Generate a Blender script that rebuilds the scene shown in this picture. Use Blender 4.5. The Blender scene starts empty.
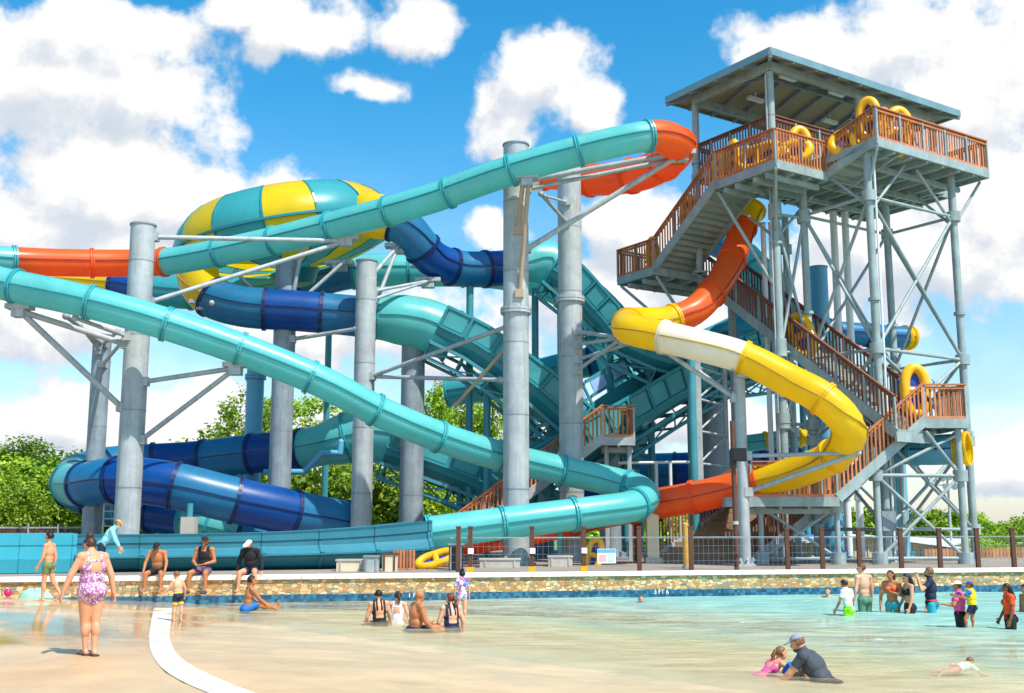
EXPO = 0.7
import bpy, math, random
from mathutils import Vector as V, Matrix, Quaternion, noise as mnoise
R = math.radians
pi = math.pi
random.seed(7)
SC = bpy.context.scene
COL = SC.collection
Z = V((0, 0, 1))

# ------------------------------------------------------------------ camera
F = 1100.0
CX, CY = 512.0, 346.5
HOR = 525.0
PIT = math.atan((HOR - CY) / F)
CAM = V((0, 0, 2.0))
FWD = V((0, math.cos(PIT), math.sin(PIT)))
UPV = V((0, -math.sin(PIT), math.cos(PIT)))
RGT = V((1, 0, 0))

def ray(px, py):
    return FWD + RGT * ((px - CX) / F) + UPV * ((CY - py) / F)
def P(px, py, d):
    r = ray(px, py)
    return CAM + r * (d / r.y)
def G(px, py, z=0.0):
    r = ray(px, py)
    return CAM + r * ((z - CAM.z) / r.z)
def proj(p):
    q = p - CAM
    c = q.dot(FWD)
    return CX + F * q.dot(RGT) / c, CY - F * q.dot(UPV) / c
def along(p, d, px):
    # the t at which p + t*d is seen at pixel column px
    k = (px - CX) / F
    n = RGT - FWD * k
    return -(p - CAM).dot(n) / d.dot(n)
def zat(p, py):
    # the height at plan position p that is seen at pixel row py
    k = (CY - py) / F
    n = UPV - FWD * k
    q = V((p.x, p.y, 0)) - CAM
    return -q.dot(n) / n.z

cam = bpy.data.cameras.new('camera')
cam.sensor_width = 36.0
cam.lens = 36.0 * F / 1024.0
cam.clip_start = 0.1
cam.clip_end = 20000
co = bpy.data.objects.new('camera', cam)
COL.objects.link(co)
co.location = CAM
co.rotation_euler = (pi / 2 + PIT, 0, 0)
SC.camera = co

# ------------------------------------------------------------------ objects
ORG = {}
def tag(o, label=None, cat=None, group=None, kind=None):
    if label: o['label'] = label
    if cat: o['category'] = cat
    if group: o['group'] = group
    if kind: o['kind'] = kind
    return o
def thing(name, label, cat, loc=(0, 0, 0), group=None, rotz=0.0):
    o = bpy.data.objects.new(name, None)
    COL.objects.link(o)
    o.location = loc
    o.rotation_euler = (0, 0, rotz)
    o.empty_display_size = 0.3
    ORG[o.name] = V(loc) if not rotz else None
    return tag(o, label, cat, group)
def children(o):
    return [c for c in bpy.data.objects if c.parent == o]
def copy_tree(o, parent=None):
    kids = children(o)
    c = o.copy()
    COL.objects.link(c)
    if parent: c.parent = parent
    for k in kids: copy_tree(k, c)
    return c

class MB:
    def __init__(s):
        s.v = []; s.f = []; s.m = []; s.s = []
    def add(s, vs, fs, mat=0, smooth=False):
        b = len(s.v)
        s.v.extend(tuple(x) for x in vs)
        for f in fs:
            s.f.append(tuple(i + b for i in f)); s.m.append(mat); s.s.append(smooth)
        return s
    def box(s, c, size, ax=None, mat=0):
        c = V(c); hx, hy, hz = size[0] / 2, size[1] / 2, size[2] / 2
        X, Y, W = ax or (V((1, 0, 0)), V((0, 1, 0)), Z)
        vs = [c + X * (i * hx) + Y * (j * hy) + W * (k * hz) for k in (-1, 1) for j in (-1, 1) for i in (-1, 1)]
        return s.add(vs, [(0, 2, 3, 1), (4, 5, 7, 6), (0, 1, 5, 4), (2, 6, 7, 3), (0, 4, 6, 2), (1, 3, 7, 5)], mat)
    def beam(s, a, b, w, h, up=Z, mat=0, off=0.0):
        a, b = V(a), V(b); t = b - a; L = t.length
        if L < 1e-5: return s
        t /= L; sd = t.cross(up)
        if sd.length < 1e-3: sd = t.cross(V((1, 0, 0)))
        sd.normalize(); u = sd.cross(t)
        return s.box((a + b) / 2 + u * off, (w, L, h), (sd, t, u), mat)
    def pipe(s, a, b, r, n=10, r1=None, mat=0, caps=True):
        a, b = V(a), V(b); t = b - a
        if t.length < 1e-5: return s
        t.normalize(); sd = t.cross(Z)
        if sd.length < 1e-3: sd = V((1, 0, 0))
        sd.normalize(); u = sd.cross(t); r1 = r if r1 is None else r1
        cs = [(math.cos(2 * pi * i / n), math.sin(2 * pi * i / n)) for i in range(n)]
        vs = [a + sd * (c * r) + u * (q * r) for c, q in cs] + [b + sd * (c * r1) + u * (q * r1) for c, q in cs]
        s.add(vs, [(i, i + n, (i + 1) % n + n, (i + 1) % n) for i in range(n)], mat, True)
        if caps:
            s.add(vs[:n], [tuple(range(n))], mat); s.add(vs[n:], [tuple(range(n - 1, -1, -1))], mat)
        return s
    def rings(s, rings, mat=0, smooth=True, closed=True, caps=False):
        n = len(rings[0]); vs = [p for r in rings for p in r]; fs = []
        for k in range(len(rings) - 1):
            for i in range(n if closed else n - 1):
                j = (i + 1) % n
                fs.append((k * n + i, k * n + j, (k + 1) * n + j, (k + 1) * n + i))
        s.add(vs, fs, mat, smooth)
        if caps:
            s.add(rings[0], [tuple(range(n - 1, -1, -1))], mat); s.add(rings[-1], [tuple(range(n))], mat)
        return s
    def lathe(s, prof, n=24, M=None, mat=0, smooth=True):
        rs = []
        for r, z in prof:
            ring = [V((r * math.cos(2 * pi * i / n), r * math.sin(2 * pi * i / n), z)) for i in range(n)]
            rs.append([M @ q for q in ring] if M else ring)
        return s.rings(rs, mat, smooth)
    def ellipsoid(s, c, rad, ax=None, nu=16, nv=10, mat=0):
        c = V(c); X, Y, W = ax or (V((1, 0, 0)), V((0, 1, 0)), Z)
        vs = [c - W * rad[2]]
        for k in range(1, nv):
            a = -pi / 2 + pi * k / nv
            for i in range(nu):
                t = 2 * pi * i / nu
                vs.append(c + X * (rad[0] * math.cos(a) * math.cos(t)) + Y * (rad[1] * math.cos(a) * math.sin(t)) + W * (rad[2] * math.sin(a)))
        vs.append(c + W * rad[2]); fs = []
        for i in range(nu):
            j = (i + 1) % nu
            fs.append((0, 1 + j, 1 + i))
            for k in range(nv - 2):
                a = 1 + k * nu
                fs.append((a + i, a + j, a + nu + j, a + nu + i))
            a = 1 + (nv - 2) * nu
            fs.append((a + i, a + j, len(vs) - 1))
        return s.add(vs, fs, mat, True)
    def capsule(s, a, b, r0, r1, n=14, mat=0):
        a, b = V(a), V(b); t = (b - a)
        L = t.length; t = t / L if L > 1e-6 else V((0, 0, 1))
        sd = t.cross(Z if abs(t.z) < .95 else V((1, 0, 0))).normalized(); u = sd.cross(t)
        rs = []
        for k in range(1, 5):
            q = pi / 2 * k / 5
            rs.append((a - t * (r0 * math.cos(q)), r0 * math.sin(q)))
        rs += [(a, r0), (b, r1)]
        for k in range(1, 5):
            q = pi / 2 * k / 5
            rs.append((b + t * (r1 * math.sin(q)), r1 * math.cos(q)))
        rings = [[c + sd * (r * math.cos(2 * pi * i / n)) + u * (r * math.sin(2 * pi * i / n)) for i in range(n)] for c, r in rs]
        return s.rings(rings, mat, True, True, True)
    def mesh(s, name, mats, org=None):
        me = bpy.data.meshes.new(name)
        vs = s.v if org is None else [(a - org.x, b - org.y, c - org.z) for a, b, c in s.v]
        me.from_pydata(vs, [], s.f)
        for m in (mats if isinstance(mats, (list, tuple)) else [mats]): me.materials.append(m)
        me.polygons.foreach_set('material_index', s.m)
        me.polygons.foreach_set('use_smooth', s.s)
        me.update()
        return me
    def build(s, name, mats, parent=None, label=None):
        root = parent
        while root is not None and root.parent is not None: root = root.parent
        org = ORG.get(root.name) if root is not None else None
        o = bpy.data.objects.new(name, s.mesh(name, mats, org))
        COL.objects.link(o)
        if parent is not None: o.parent = parent
        if label: o['label'] = label
        return o

# ------------------------------------------------------------------ materials
def lin(c):
    return tuple(((x / 12.92) if x <= 0.04045 else ((x + 0.055) / 1.055) ** 2.4) for x in c)
def hexc(h):
    return lin(tuple(int(h[i:i + 2], 16) / 255 for i in (0, 2, 4)))
MAT = {}
def nodemat(name):
    m = bpy.data.materials.new(name); m.use_nodes = True
    nt = m.node_tree
    b = nt.nodes['Principled BSDF']
    MAT[name] = m
    return m, nt, b
def N(nt, typ, **kw):
    n = nt.nodes.new(typ)
    for k, v in kw.items():
        if k.startswith('i_'):
            key = k[2:]
            n.inputs[int(key) if key.isdigit() else key.replace('_', ' ')].default_value = v
        else: setattr(n, k, v)
    return n
def ramp(nt, fac, stops, interp='LINEAR'):
    r = nt.nodes.new('ShaderNodeValToRGB'); r.color_ramp.interpolation = interp
    el = r.color_ramp.elements
    while len(el) < len(stops): el.new(0.5)
    for e, (p, c) in zip(el, stops):
        e.position = p; e.color = (*c, 1) if len(c) == 3 else c
    nt.links.new(fac, r.inputs[0])
    return r.outputs[0]
def coords(nt, kind='Object'):
    return N(nt, 'ShaderNodeTexCoord').outputs[kind]
def plain(name, c, rough=0.5, var=0.12, scale=1.2, metal=0.0, spec=0.5, bump=0.0, coat=0.0, island=0.0, dirt=None, trans=0.0, geo=False, glow=0.0, streak=None):
    """base colour with slight large-scale mottling, optional per-island variation"""
    m, nt, b = nodemat(name)
    co_ = N(nt, 'ShaderNodeNewGeometry').outputs['Position'] if geo else coords(nt)
    nz = N(nt, 'ShaderNodeTexNoise', i_Scale=scale, i_Detail=5.0, i_Roughness=0.6)
    nt.links.new(co_, nz.inputs['Vector'])
    hsv = N(nt, 'ShaderNodeHueSaturation')
    hsv.inputs['Color'].default_value = (*c, 1)
    mr = N(nt, 'ShaderNodeMapRange'); mr.inputs[1].default_value = 0.3; mr.inputs[2].default_value = 0.7
    mr.inputs[3].default_value = 1 - var; mr.inputs[4].default_value = 1 + var
    nt.links.new(nz.outputs[0], mr.inputs[0])
    val = mr.outputs[0]
    if island:
        g = N(nt, 'ShaderNodeNewGeometry')
        m2 = N(nt, 'ShaderNodeMapRange'); m2.inputs[3].default_value = 1 - island; m2.inputs[4].default_value = 1 + island
        nt.links.new(g.outputs['Random Per Island'], m2.inputs[0])
        mu = N(nt, 'ShaderNodeMath', operation='MULTIPLY')
        nt.links.new(val, mu.inputs[0]); nt.links.new(m2.outputs[0], mu.inputs[1]); val = mu.outputs[0]
    nt.links.new(val, hsv.inputs['Value'])
    out = hsv.outputs[0]
    if dirt:
        n2 = N(nt, 'ShaderNodeTexNoise', i_Scale=dirt[1], i_Detail=8.0, i_Roughness=0.7)
        nt.links.new(co_, n2.inputs['Vector'])
        mm = N(nt, 'ShaderNodeMapRange'); mm.inputs[1].default_value = dirt[2]; mm.inputs[2].default_value = dirt[2] + .18
        mm.inputs[4].default_value = dirt[3]
        nt.links.new(n2.outputs[0], mm.inputs[0])
        mx = N(nt, 'ShaderNodeMix', data_type='RGBA'); mx.inputs[7].default_value = (*dirt[0], 1)
        nt.links.new(mm.outputs[0], mx.inputs[0]); nt.links.new(out, mx.inputs[6]); out = mx.outputs[2]
    if streak:
        ms_ = N(nt, 'ShaderNodeMapping'); ms_.inputs['Scale'].default_value = (3.5, 3.5, 0.22); nt.links.new(co_, ms_.inputs[0])
        n5 = N(nt, 'ShaderNodeTexNoise', i_Scale=1.4, i_Detail=6.0, i_Roughness=0.65); nt.links.new(ms_.outputs[0], n5.inputs['Vector'])
        m5 = N(nt, 'ShaderNodeMapRange'); m5.inputs[1].default_value = 0.52; m5.inputs[2].default_value = 0.72; m5.inputs[4].default_value = 0.7; nt.links.new(n5.outputs[0], m5.inputs[0])
        x5 = N(nt, 'ShaderNodeMix', data_type='RGBA'); x5.inputs[7].default_value = (*streak, 1); nt.links.new(m5.outputs[0], x5.inputs[0]); nt.links.new(out, x5.inputs[6]); out = x5.outputs[2]
    nt.links.new(out, b.inputs['Base Color'])
    mr3 = N(nt, 'ShaderNodeMapRange'); mr3.inputs[1].default_value = 0.3; mr3.inputs[2].default_value = 0.7
    mr3.inputs[3].default_value = max(0.02, rough * .8); mr3.inputs[4].default_value = min(1, rough * 1.25)
    nt.links.new(nz.outputs[0], mr3.inputs[0]); nt.links.new(mr3.outputs[0], b.inputs['Roughness'])
    b.inputs['Metallic'].default_value = metal
    b.inputs['Specular IOR Level'].default_value = spec
    b.inputs['Coat Weight'].default_value = coat
    b.inputs['Coat Roughness'].default_value = 0.08
    if trans:
        b.inputs['Subsurface Weight'].default_value = trans
        b.inputs['Subsurface Radius'].default_value = (0.2, 0.2, 0.2)
    if glow:
        tb = N(nt, 'ShaderNodeBsdfTranslucent'); nt.links.new(out, tb.inputs[0]); xs = nt.nodes.new('ShaderNodeMixShader'); xs.inputs[0].default_value = glow
        nt.links.new(b.outputs[0], xs.inputs[1]); nt.links.new(tb.outputs[0], xs.inputs[2]); nt.links.new(xs.outputs[0], nt.nodes['Material Output'].inputs[0])
    if bump:
        bp = N(nt, 'ShaderNodeBump', i_Strength=bump, i_Distance=0.02)
        n4 = N(nt, 'ShaderNodeTexNoise', i_Scale=scale * 18, i_Detail=4.0)
        nt.links.new(co_, n4.inputs['Vector']); nt.links.new(n4.outputs[0], bp.inputs['Height'])
        nt.links.new(bp.outputs[0], b.inputs['Normal'])
    return m

GEL = dict(rough=0.32, var=0.11, scale=0.45, coat=0.2, glow=0.38)
plain('teal', hexc('6cd4d0'), dirt=(hexc('92deda'), 0.7, 0.5, 0.55), **GEL)
plain('teal_flange', hexc('35a0a6'), rough=0.4, var=0.1)
plain('teal_deep', hexc('46b0b8'), dirt=(hexc('2c8e9a'), 0.9, 0.5, 0.5), **GEL)
plain('teal_panel', hexc('5cc4c8'), **GEL)
plain('teal_trough', hexc('2b7686'), rough=0.35, var=0.12, scale=0.8, dirt=(hexc('26707e'), 0.9, 0.5, 0.6))
plain('teal_wall', hexc('339fb0'), rough=0.4, var=0.1, scale=0.8, dirt=(hexc('2b8a9a'), 0.9, 0.5, 0.6))
plain('wood_tan', hexc('b0805a'), rough=0.7, var=0.15, scale=4.0, island=0.25)
plain('teal_rib', hexc('1d8088'), rough=0.4, var=0.1)
plain('orange', hexc('ff7a30'), dirt=(hexc('f4621c'), 0.8, 0.55, 0.4), **dict(GEL, glow=.5))
plain('yellow', hexc('fdd80e'), dirt=(hexc('f0c40a'), 0.8, 0.55, 0.4), **dict(GEL, glow=.45))
plain('yellow_rib', hexc('b08a10'), rough=0.4)
plain('orange_rib', hexc('a8380c'), rough=0.4)
plain('cream', hexc('f4eedc'), dirt=(hexc('e8dcb4'), 0.8, 0.5, 0.5), **GEL)
plain('blue', hexc('0c56a6'), dirt=(hexc('0a4088'), 0.8, 0.5, 0.6), **GEL)
plain('light_blue', hexc('2e86b4'), dirt=(hexc('1f6ca0'), 0.8, 0.5, 0.6), **GEL)
plain('blue_rib', hexc('0a2a5c'), rough=0.4)
plain('teal_steel', hexc('3d8d98'), rough=0.45, var=0.15)
plain('steel_blue', hexc('5aa6c4'), rough=0.45, var=0.12, scale=0.8)
plain('galv', hexc('a9b0b0'), rough=0.62, var=0.18, scale=1.6, metal=0.1, dirt=(hexc('c8cccb'), 2.5, 0.52, 0.55), streak=hexc('858880'))
plain('galv_dark', hexc('8c989e'), rough=0.6, var=0.2, scale=1.6, metal=0.1, dirt=(hexc('b4bcc0'), 2.5, 0.55, 0.5), streak=hexc('6c706e'))
plain('tower_steel', hexc('98a8a6'), rough=0.6, var=0.18, scale=1.5, metal=0.1, dirt=(hexc('bcc6c2'), 3.0, 0.55, 0.5), streak=hexc('7c827c'))
plain('pipe_white', hexc('dfe3e0'), rough=0.4, var=0.06)
plain('rust_arm', hexc('b49a7c'), rough=0.6, var=0.15)
plain('wood', hexc('b87044'), rough=0.7, var=0.2, scale=4.0, island=0.35, bump=0.3)
plain('wood_dark', hexc('7c4a34'), rough=0.65, var=0.18, scale=4.0, island=0.25, bump=0.3)
plain('wood_post', hexc('5e3a2a'), rough=0.7, var=0.2, scale=4.0)
plain('tread', hexc('6a6a62'), rough=0.8, var=0.2, scale=3.0, island=0.15)
plain('tread_brown', hexc('927860'), rough=0.8, var=0.2, scale=3.0, island=0.15)
plain('soffit', hexc('8f9a94'), rough=0.7, var=0.15, scale=2.0, island=0.12)
plain('roof_metal', hexc('7f9fa2'), rough=0.4, var=0.1, metal=0.3)
plain('roof_under', hexc('a89c80'), rough=0.8, var=0.12, island=0.15)
plain('raft', hexc('f7b408'), rough=0.3, var=0.06)
plain('raft_floor', hexc('1c3c9c'), rough=0.4)
plain('concrete', hexc('b8b2a4'), rough=0.8, var=0.15, scale=1.5, bump=0.3)
plain('concrete_cream', hexc('e0d0b0'), rough=0.8, var=0.12, scale=1.5)
plain('coping', hexc('efe6d6'), rough=0.6, var=0.08, scale=3.0, bump=0.2)
plain('black', hexc('141416'), rough=0.5)
plain('white', hexc('f0f0ee'), rough=0.5, var=0.05)
plain('tan_wall', hexc('d4c6a4'), rough=0.7, var=0.06)
plain('white_roof', hexc('eef0f0'), rough=0.5, var=0.04)
plain('bark', hexc('5a4634'), rough=0.9, var=0.25, scale=3.0, bump=0.5)
plain('canopy_blue', hexc('2c8fd0'), rough=0.6)
plain('sign_paint', hexc('b8d8dc'), rough=0.5)
# ------------------------------------------------------------------ light and sky
SUN_AZ, SUN_EL = R(137), R(56)
sun = bpy.data.lights.new('sun', 'SUN')
sun.energy = 3.6; sun.angle = R(0.53); sun.color = (1.0, 0.955, 0.88)
so = bpy.data.objects.new('sun', sun); COL.objects.link(so)
to_sun = V((math.sin(SUN_AZ) * math.cos(SUN_EL), math.cos(SUN_AZ) * math.cos(SUN_EL), math.sin(SUN_EL)))
so.rotation_euler = to_sun.to_track_quat('Z', 'Y').to_euler()

W = bpy.data.worlds.new('World'); SC.world = W; W.use_nodes = True
nt = W.node_tree; nt.nodes.clear()
sky = N(nt, 'ShaderNodeTexSky', sky_type='NISHITA', sun_disc=False, sun_elevation=SUN_EL, sun_rotation=SUN_AZ,
        air_density=1.0, dust_density=0.6, ozone_density=1.6)
hsv = N(nt, 'ShaderNodeHueSaturation', i_Saturation=1.46, i_Value=0.9, i_Hue=0.485)
nt.links.new(sky.outputs[0], hsv.inputs['Color'])
bg1 = N(nt, 'ShaderNodeBackground', i_Strength=0.15)
nt.links.new(hsv.outputs[0], bg1.inputs[0])

def ae(px, py):
    r = ray(px, py).normalized()
    return math.atan2(r.x, r.y), math.asin(r.z)
BLOBS = [  # pixel centre, pixel radii of the cumulus masses
    (55, 75, 150, 85), (150, 105, 105, 62), (90, 25, 130, 38), (300, 16, 130, 34), (415, 26, 60, 30), (262, 45, 24, 26),
    (90, 185, 120, 55), (30, 225, 100, 60), (190, 190, 90, 50), (275, 195, 60, 48), (150, 250, 190, 50),
    (40, 300, 120, 60), (110, 420, 170, 50), (380, 84, 44, 20), (545, 82, 62, 50), (505, 122, 52, 34), (592, 106, 40, 34),
    (490, 245, 44, 30), (640, 225, 95, 55), (600, 290, 130, 60), (690, 275, 90, 80), (790, 32, 66, 38), (900, 42, 100, 50),
    (970, 90, 100, 90), (1000, 200, 120, 120), (900, 265, 150, 80), (1015, 465, 75, 40), (760, 330, 130, 60), (690, 420, 130, 50),
    (470, 350, 130, 70), (330, 330, 110, 50), (300, 430, 130, 40), (560, 430, 130, 50), (1150, 150, 150, 150), (-130, 150, 150, 170)]
grp = bpy.data.node_groups.new('cloud_density', 'ShaderNodeTree')
grp.interface.new_socket('Vector', in_out='INPUT', socket_type='NodeSocketVector')
grp.interface.new_socket('Density', in_out='OUTPUT', socket_type='NodeSocketFloat')
gi = grp.nodes.new('NodeGroupInput'); go_ = grp.nodes.new('NodeGroupOutput')
wn = N(grp, 'ShaderNodeTexNoise', i_Scale=9.0, i_Detail=3.0)
grp.links.new(gi.outputs[0], wn.inputs['Vector'])
ws = N(grp, 'ShaderNodeVectorMath', operation='SUBTRACT'); ws.inputs[1].default_value = (.5, .5, .5)
grp.links.new(wn.outputs['Color'], ws.inputs[0])
wm = N(grp, 'ShaderNodeVectorMath', operation='MULTIPLY_ADD'); wm.inputs[1].default_value = (0.07, 0.07, 0)
grp.links.new(ws.outputs[0], wm.inputs[0]); grp.links.new(gi.outputs[0], wm.inputs[2])
acc = None
for (bx, by, rx, ry) in BLOBS:
    a, e = ae(bx, by)
    s1 = N(grp, 'ShaderNodeVectorMath', operation='SUBTRACT'); s1.inputs[1].default_value = (a, e, 0)
    s2 = N(grp, 'ShaderNodeVectorMath', operation='MULTIPLY'); s2.inputs[1].default_value = (F / rx, F / ry, 0)
    s3 = N(grp, 'ShaderNodeVectorMath', operation='LENGTH')
    grp.links.new(wm.outputs[0], s1.inputs[0]); grp.links.new(s1.outputs[0], s2.inputs[0]); grp.links.new(s2.outputs[0], s3.inputs[0])
    if acc is None: acc = s3.outputs['Value']
    else:
        mn = N(grp, 'ShaderNodeMath', operation='SMOOTH_MIN'); mn.inputs[2].default_value = 0.25
        grp.links.new(acc, mn.inputs[0]); grp.links.new(s3.outputs['Value'], mn.inputs[1]); acc = mn.outputs[0]
mxd = N(grp, 'ShaderNodeMath', operation='MINIMUM'); mxd.inputs[1].default_value = 2.2
grp.links.new(acc, mxd.inputs[0])
fb = N(grp, 'ShaderNodeTexNoise', i_Scale=12.0, i_Detail=12.0, i_Roughness=0.6)
grp.links.new(gi.outputs[0], fb.inputs['Vector'])
fm = N(grp, 'ShaderNodeMath', operation='MULTIPLY_ADD'); fm.inputs[1].default_value = 2.3; fm.inputs[2].default_value = -1.15 + 0.93
grp.links.new(fb.outputs[0], fm.inputs[0])
dn = N(grp, 'ShaderNodeMath', operation='SUBTRACT')
grp.links.new(fm.outputs[0], dn.inputs[0]); grp.links.new(mxd.outputs[0], dn.inputs[1])
grp.links.new(dn.outputs[0], go_.inputs[0])

tc = N(nt, 'ShaderNodeTexCoord'); sx = N(nt, 'ShaderNodeSeparateXYZ')
nt.links.new(tc.outputs['Generated'], sx.inputs[0])
at2 = N(nt, 'ShaderNodeMath', operation='ARCTAN2'); asn = N(nt, 'ShaderNodeMath', operation='ARCSINE')
nt.links.new(sx.outputs[0], at2.inputs[0]); nt.links.new(sx.outputs[1], at2.inputs[1]); nt.links.new(sx.outputs[2], asn.inputs[0])
cb = N(nt, 'ShaderNodeCombineXYZ')
nt.links.new(at2.outputs[0], cb.inputs[0]); nt.links.new(asn.outputs[0], cb.inputs[1])
def dens(off):
    ad = N(nt, 'ShaderNodeVectorMath', operation='ADD'); ad.inputs[1].default_value = off
    nt.links.new(cb.outputs[0], ad.inputs[0])
    g = nt.nodes.new('ShaderNodeGroup'); g.node_tree = grp
    nt.links.new(ad.outputs[0], g.inputs[0])
    return g.outputs[0]
d0 = dens((0, 0, 0)); d1 = dens((0.018, 0.03, 0))
cov = N(nt, 'ShaderNodeMapRange', interpolation_type='SMOOTHSTEP'); cov.inputs[1].default_value = -0.1; cov.inputs[2].default_value = 0.33
nt.links.new(d0, cov.inputs[0])
# sun side of each billow against its far side
df = N(nt, 'ShaderNodeMath', operation='SUBTRACT'); nt.links.new(d0, df.inputs[0]); nt.links.new(d1, df.inputs[1])
lit = N(nt, 'ShaderNodeMapRange', interpolation_type='SMOOTHSTEP'); lit.inputs[1].default_value = -0.55; lit.inputs[2].default_value = 0.35
nt.links.new(df.outputs[0], lit.inputs[0])
thick = N(nt, 'ShaderNodeMapRange'); thick.inputs[1].default_value = 0.5; thick.inputs[2].default_value = 1.5; thick.inputs[3].default_value = 1.0; thick.inputs[4].default_value = 0.84
nt.links.new(d1, thick.inputs[0])
lm = N(nt, 'ShaderNodeMath', operation='MULTIPLY'); nt.links.new(lit.outputs[0], lm.inputs[0]); nt.links.new(thick.outputs[0], lm.inputs[1])
ccol = ramp(nt, lm.outputs[0], [(0.0, hexc('d2dbe6')), (0.4, hexc('e6eaf0')), (0.75, hexc('fbfbfa')), (1.0, (1.0, 1.0, 0.99))])
bg2 = N(nt, 'ShaderNodeBackground', i_Strength=0.64)
nt.links.new(ccol, bg2.inputs[0])
# pale air low over the horizon
hz = N(nt, 'ShaderNodeMapRange', interpolation_type='SMOOTHSTEP'); hz.inputs[1].default_value = R(22); hz.inputs[2].default_value = R(-2); hz.inputs[3].default_value = 0; hz.inputs[4].default_value = 0.5
nt.links.new(asn.outputs[0], hz.inputs[0])
mxf = N(nt, 'ShaderNodeMath', operation='MAXIMUM')
nt.links.new(cov.outputs[0], mxf.inputs[0]); nt.links.new(hz.outputs[0], mxf.inputs[1])
mix = nt.nodes.new('ShaderNodeMixShader'); wo = nt.nodes.new('ShaderNodeOutputWorld')
nt.links.new(mxf.outputs[0], mix.inputs[0]); nt.links.new(bg1.outputs[0], mix.inputs[1]); nt.links.new(bg2.outputs[0], mix.inputs[2])
nt.links.new(mix.outputs[0], wo.inputs[0])
SC.view_settings.view_transform = 'Standard'; SC.view_settings.look = 'None'
SC.view_settings.exposure = EXPO; SC.view_settings.gamma = 1.0

# ------------------------------------------------------------------ beach floor of the wave pool
GZ = 0.64                                   # level of the deck behind the pool wall
GZ2 = -1.0                                  # lower ground beyond the deck
def gz(x, y): return GZ if (x < 9.5 or y < 48) and y < 62 else GZ2
def zf(x, y):
    s = 0.5 * (x + 3) + 0.45 * (y - 20.5)
    e = min(max((-6.0 - x) / 4.0, 0), 1); e = .11 * e * e * (3 - 2 * e)
    if s < 0: return min(-s * 0.10, 0.4) * (1 if s < -0.5 else -s / 0.5) + e
    return -min(0.05 * s + 0.004 * s * s, 1.2) + e
WA, WB = V((-16.0, 27.4, 0)), V((24.0, 36.2, 0))     # the wall's water face
WT = (WB - WA).normalized(); WN = V((-WT.y, WT.x, 0))  # along it, and away from the camera
def wall_y(x):
    return WA.y + (x - WA.x) * WT.y / WT.x
b = MB()
nx, ny = 100, 70
vs = []
for j in range(ny + 1):
    for i in range(nx + 1):
        x = -30 + 60 * i / nx
        y0 = 3.0; y1 = wall_y(x) + 0.2
        y = y0 + (y1 - y0) * j / ny
        vs.append((x, y, zf(x, y)))
b.add(vs, [(j * (nx + 1) + i, j * (nx + 1) + i + 1, (j + 1) * (nx + 1) + i + 1, (j + 1) * (nx + 1) + i) for j in range(ny) for i in range(nx)], 0, True)
m, nt, pb = nodemat('beach_floor_plaster')
pos = N(nt, 'ShaderNodeNewGeometry').outputs['Position']
sp = N(nt, 'ShaderNodeSeparateXYZ'); nt.links.new(pos, sp.inputs[0])
# pool plaster is tan at the zero-depth entry and pale blue-white further in
a1 = N(nt, 'ShaderNodeMath', operation='MULTIPLY'); a1.inputs[1].default_value = 0.72; nt.links.new(sp.outputs[0], a1.inputs[0])
a2 = N(nt, 'ShaderNodeMath', operation='MULTIPLY_ADD'); a2.inputs[1].default_value = 0.55; nt.links.new(sp.outputs[1], a2.inputs[0]); nt.links.new(a1.outputs[0], a2.inputs[2])
nz = N(nt, 'ShaderNodeTexNoise', i_Scale=0.35, i_Detail=5.0); nt.links.new(pos, nz.inputs['Vector'])
a3 = N(nt, 'ShaderNodeMath', operation='MULTIPLY_ADD'); a3.inputs[1].default_value = 2.4; nt.links.new(nz.outputs[0], a3.inputs[0]); nt.links.new(a2.outputs[0], a3.inputs[2])
mr = N(nt, 'ShaderNodeMapRange'); mr.inputs[1].default_value = 6.0; mr.inputs[2].default_value = 22.8; nt.links.new(a3.outputs[0], mr.inputs[0])
c1 = ramp(nt, mr.outputs[0], [(0.0, hexc('d2b084')), (0.3, hexc('d0ba94')), (0.5, hexc('d0c096')), (0.64, hexc('bcc8a4')), (0.76, hexc('94ccc4')), (1.0, hexc('78c4cc'))])
st = N(nt, 'ShaderNodeTexNoise', i_Scale=1.6, i_Detail=8.0, i_Roughness=0.65); nt.links.new(pos, st.inputs['Vector'])
h1 = N(nt, 'ShaderNodeHueSaturation'); nt.links.new(c1, h1.inputs['Color'])
mv = N(nt, 'ShaderNodeMapRange'); mv.inputs[1].default_value = .3; mv.inputs[2].default_value = .7; mv.inputs[3].default_value = .86; mv.inputs[4].default_value = 1.1
nt.links.new(st.outputs[0], mv.inputs[0]); nt.links.new(mv.outputs[0], h1.inputs['Value'])
# orange stains where the deck stays wet
stn = N(nt, 'ShaderNodeTexNoise', i_Scale=0.55, i_Detail=6.0, i_Roughness=0.6)
mp = N(nt, 'ShaderNodeMapping'); mp.inputs['Scale'].default_value = (1.6, 0.5, 1); nt.links.new(pos, mp.inputs[0]); nt.links.new(mp.outputs[0], stn.inputs['Vector'])
ms = N(nt, 'ShaderNodeMapRange'); ms.inputs[1].default_value = 0.50; ms.inputs[2].default_value = 0.62; ms.inputs[4].default_value = 0.75; nt.links.new(stn.outputs[0], ms.inputs[0])
xl = N(nt, 'ShaderNodeMapRange'); xl.inputs[1].default_value = -4.0; xl.inputs[2].default_value = -6.5; nt.links.new(sp.outputs[0], xl.inputs[0])
mm = N(nt, 'ShaderNodeMath', operation='MULTIPLY'); nt.links.new(ms.outputs[0], mm.inputs[0]); nt.links.new(xl.outputs[0], mm.inputs[1])
mx = N(nt, 'ShaderNodeMix', data_type='RGBA'); mx.inputs[7].default_value = (*hexc('c08a50'), 1)
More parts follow.
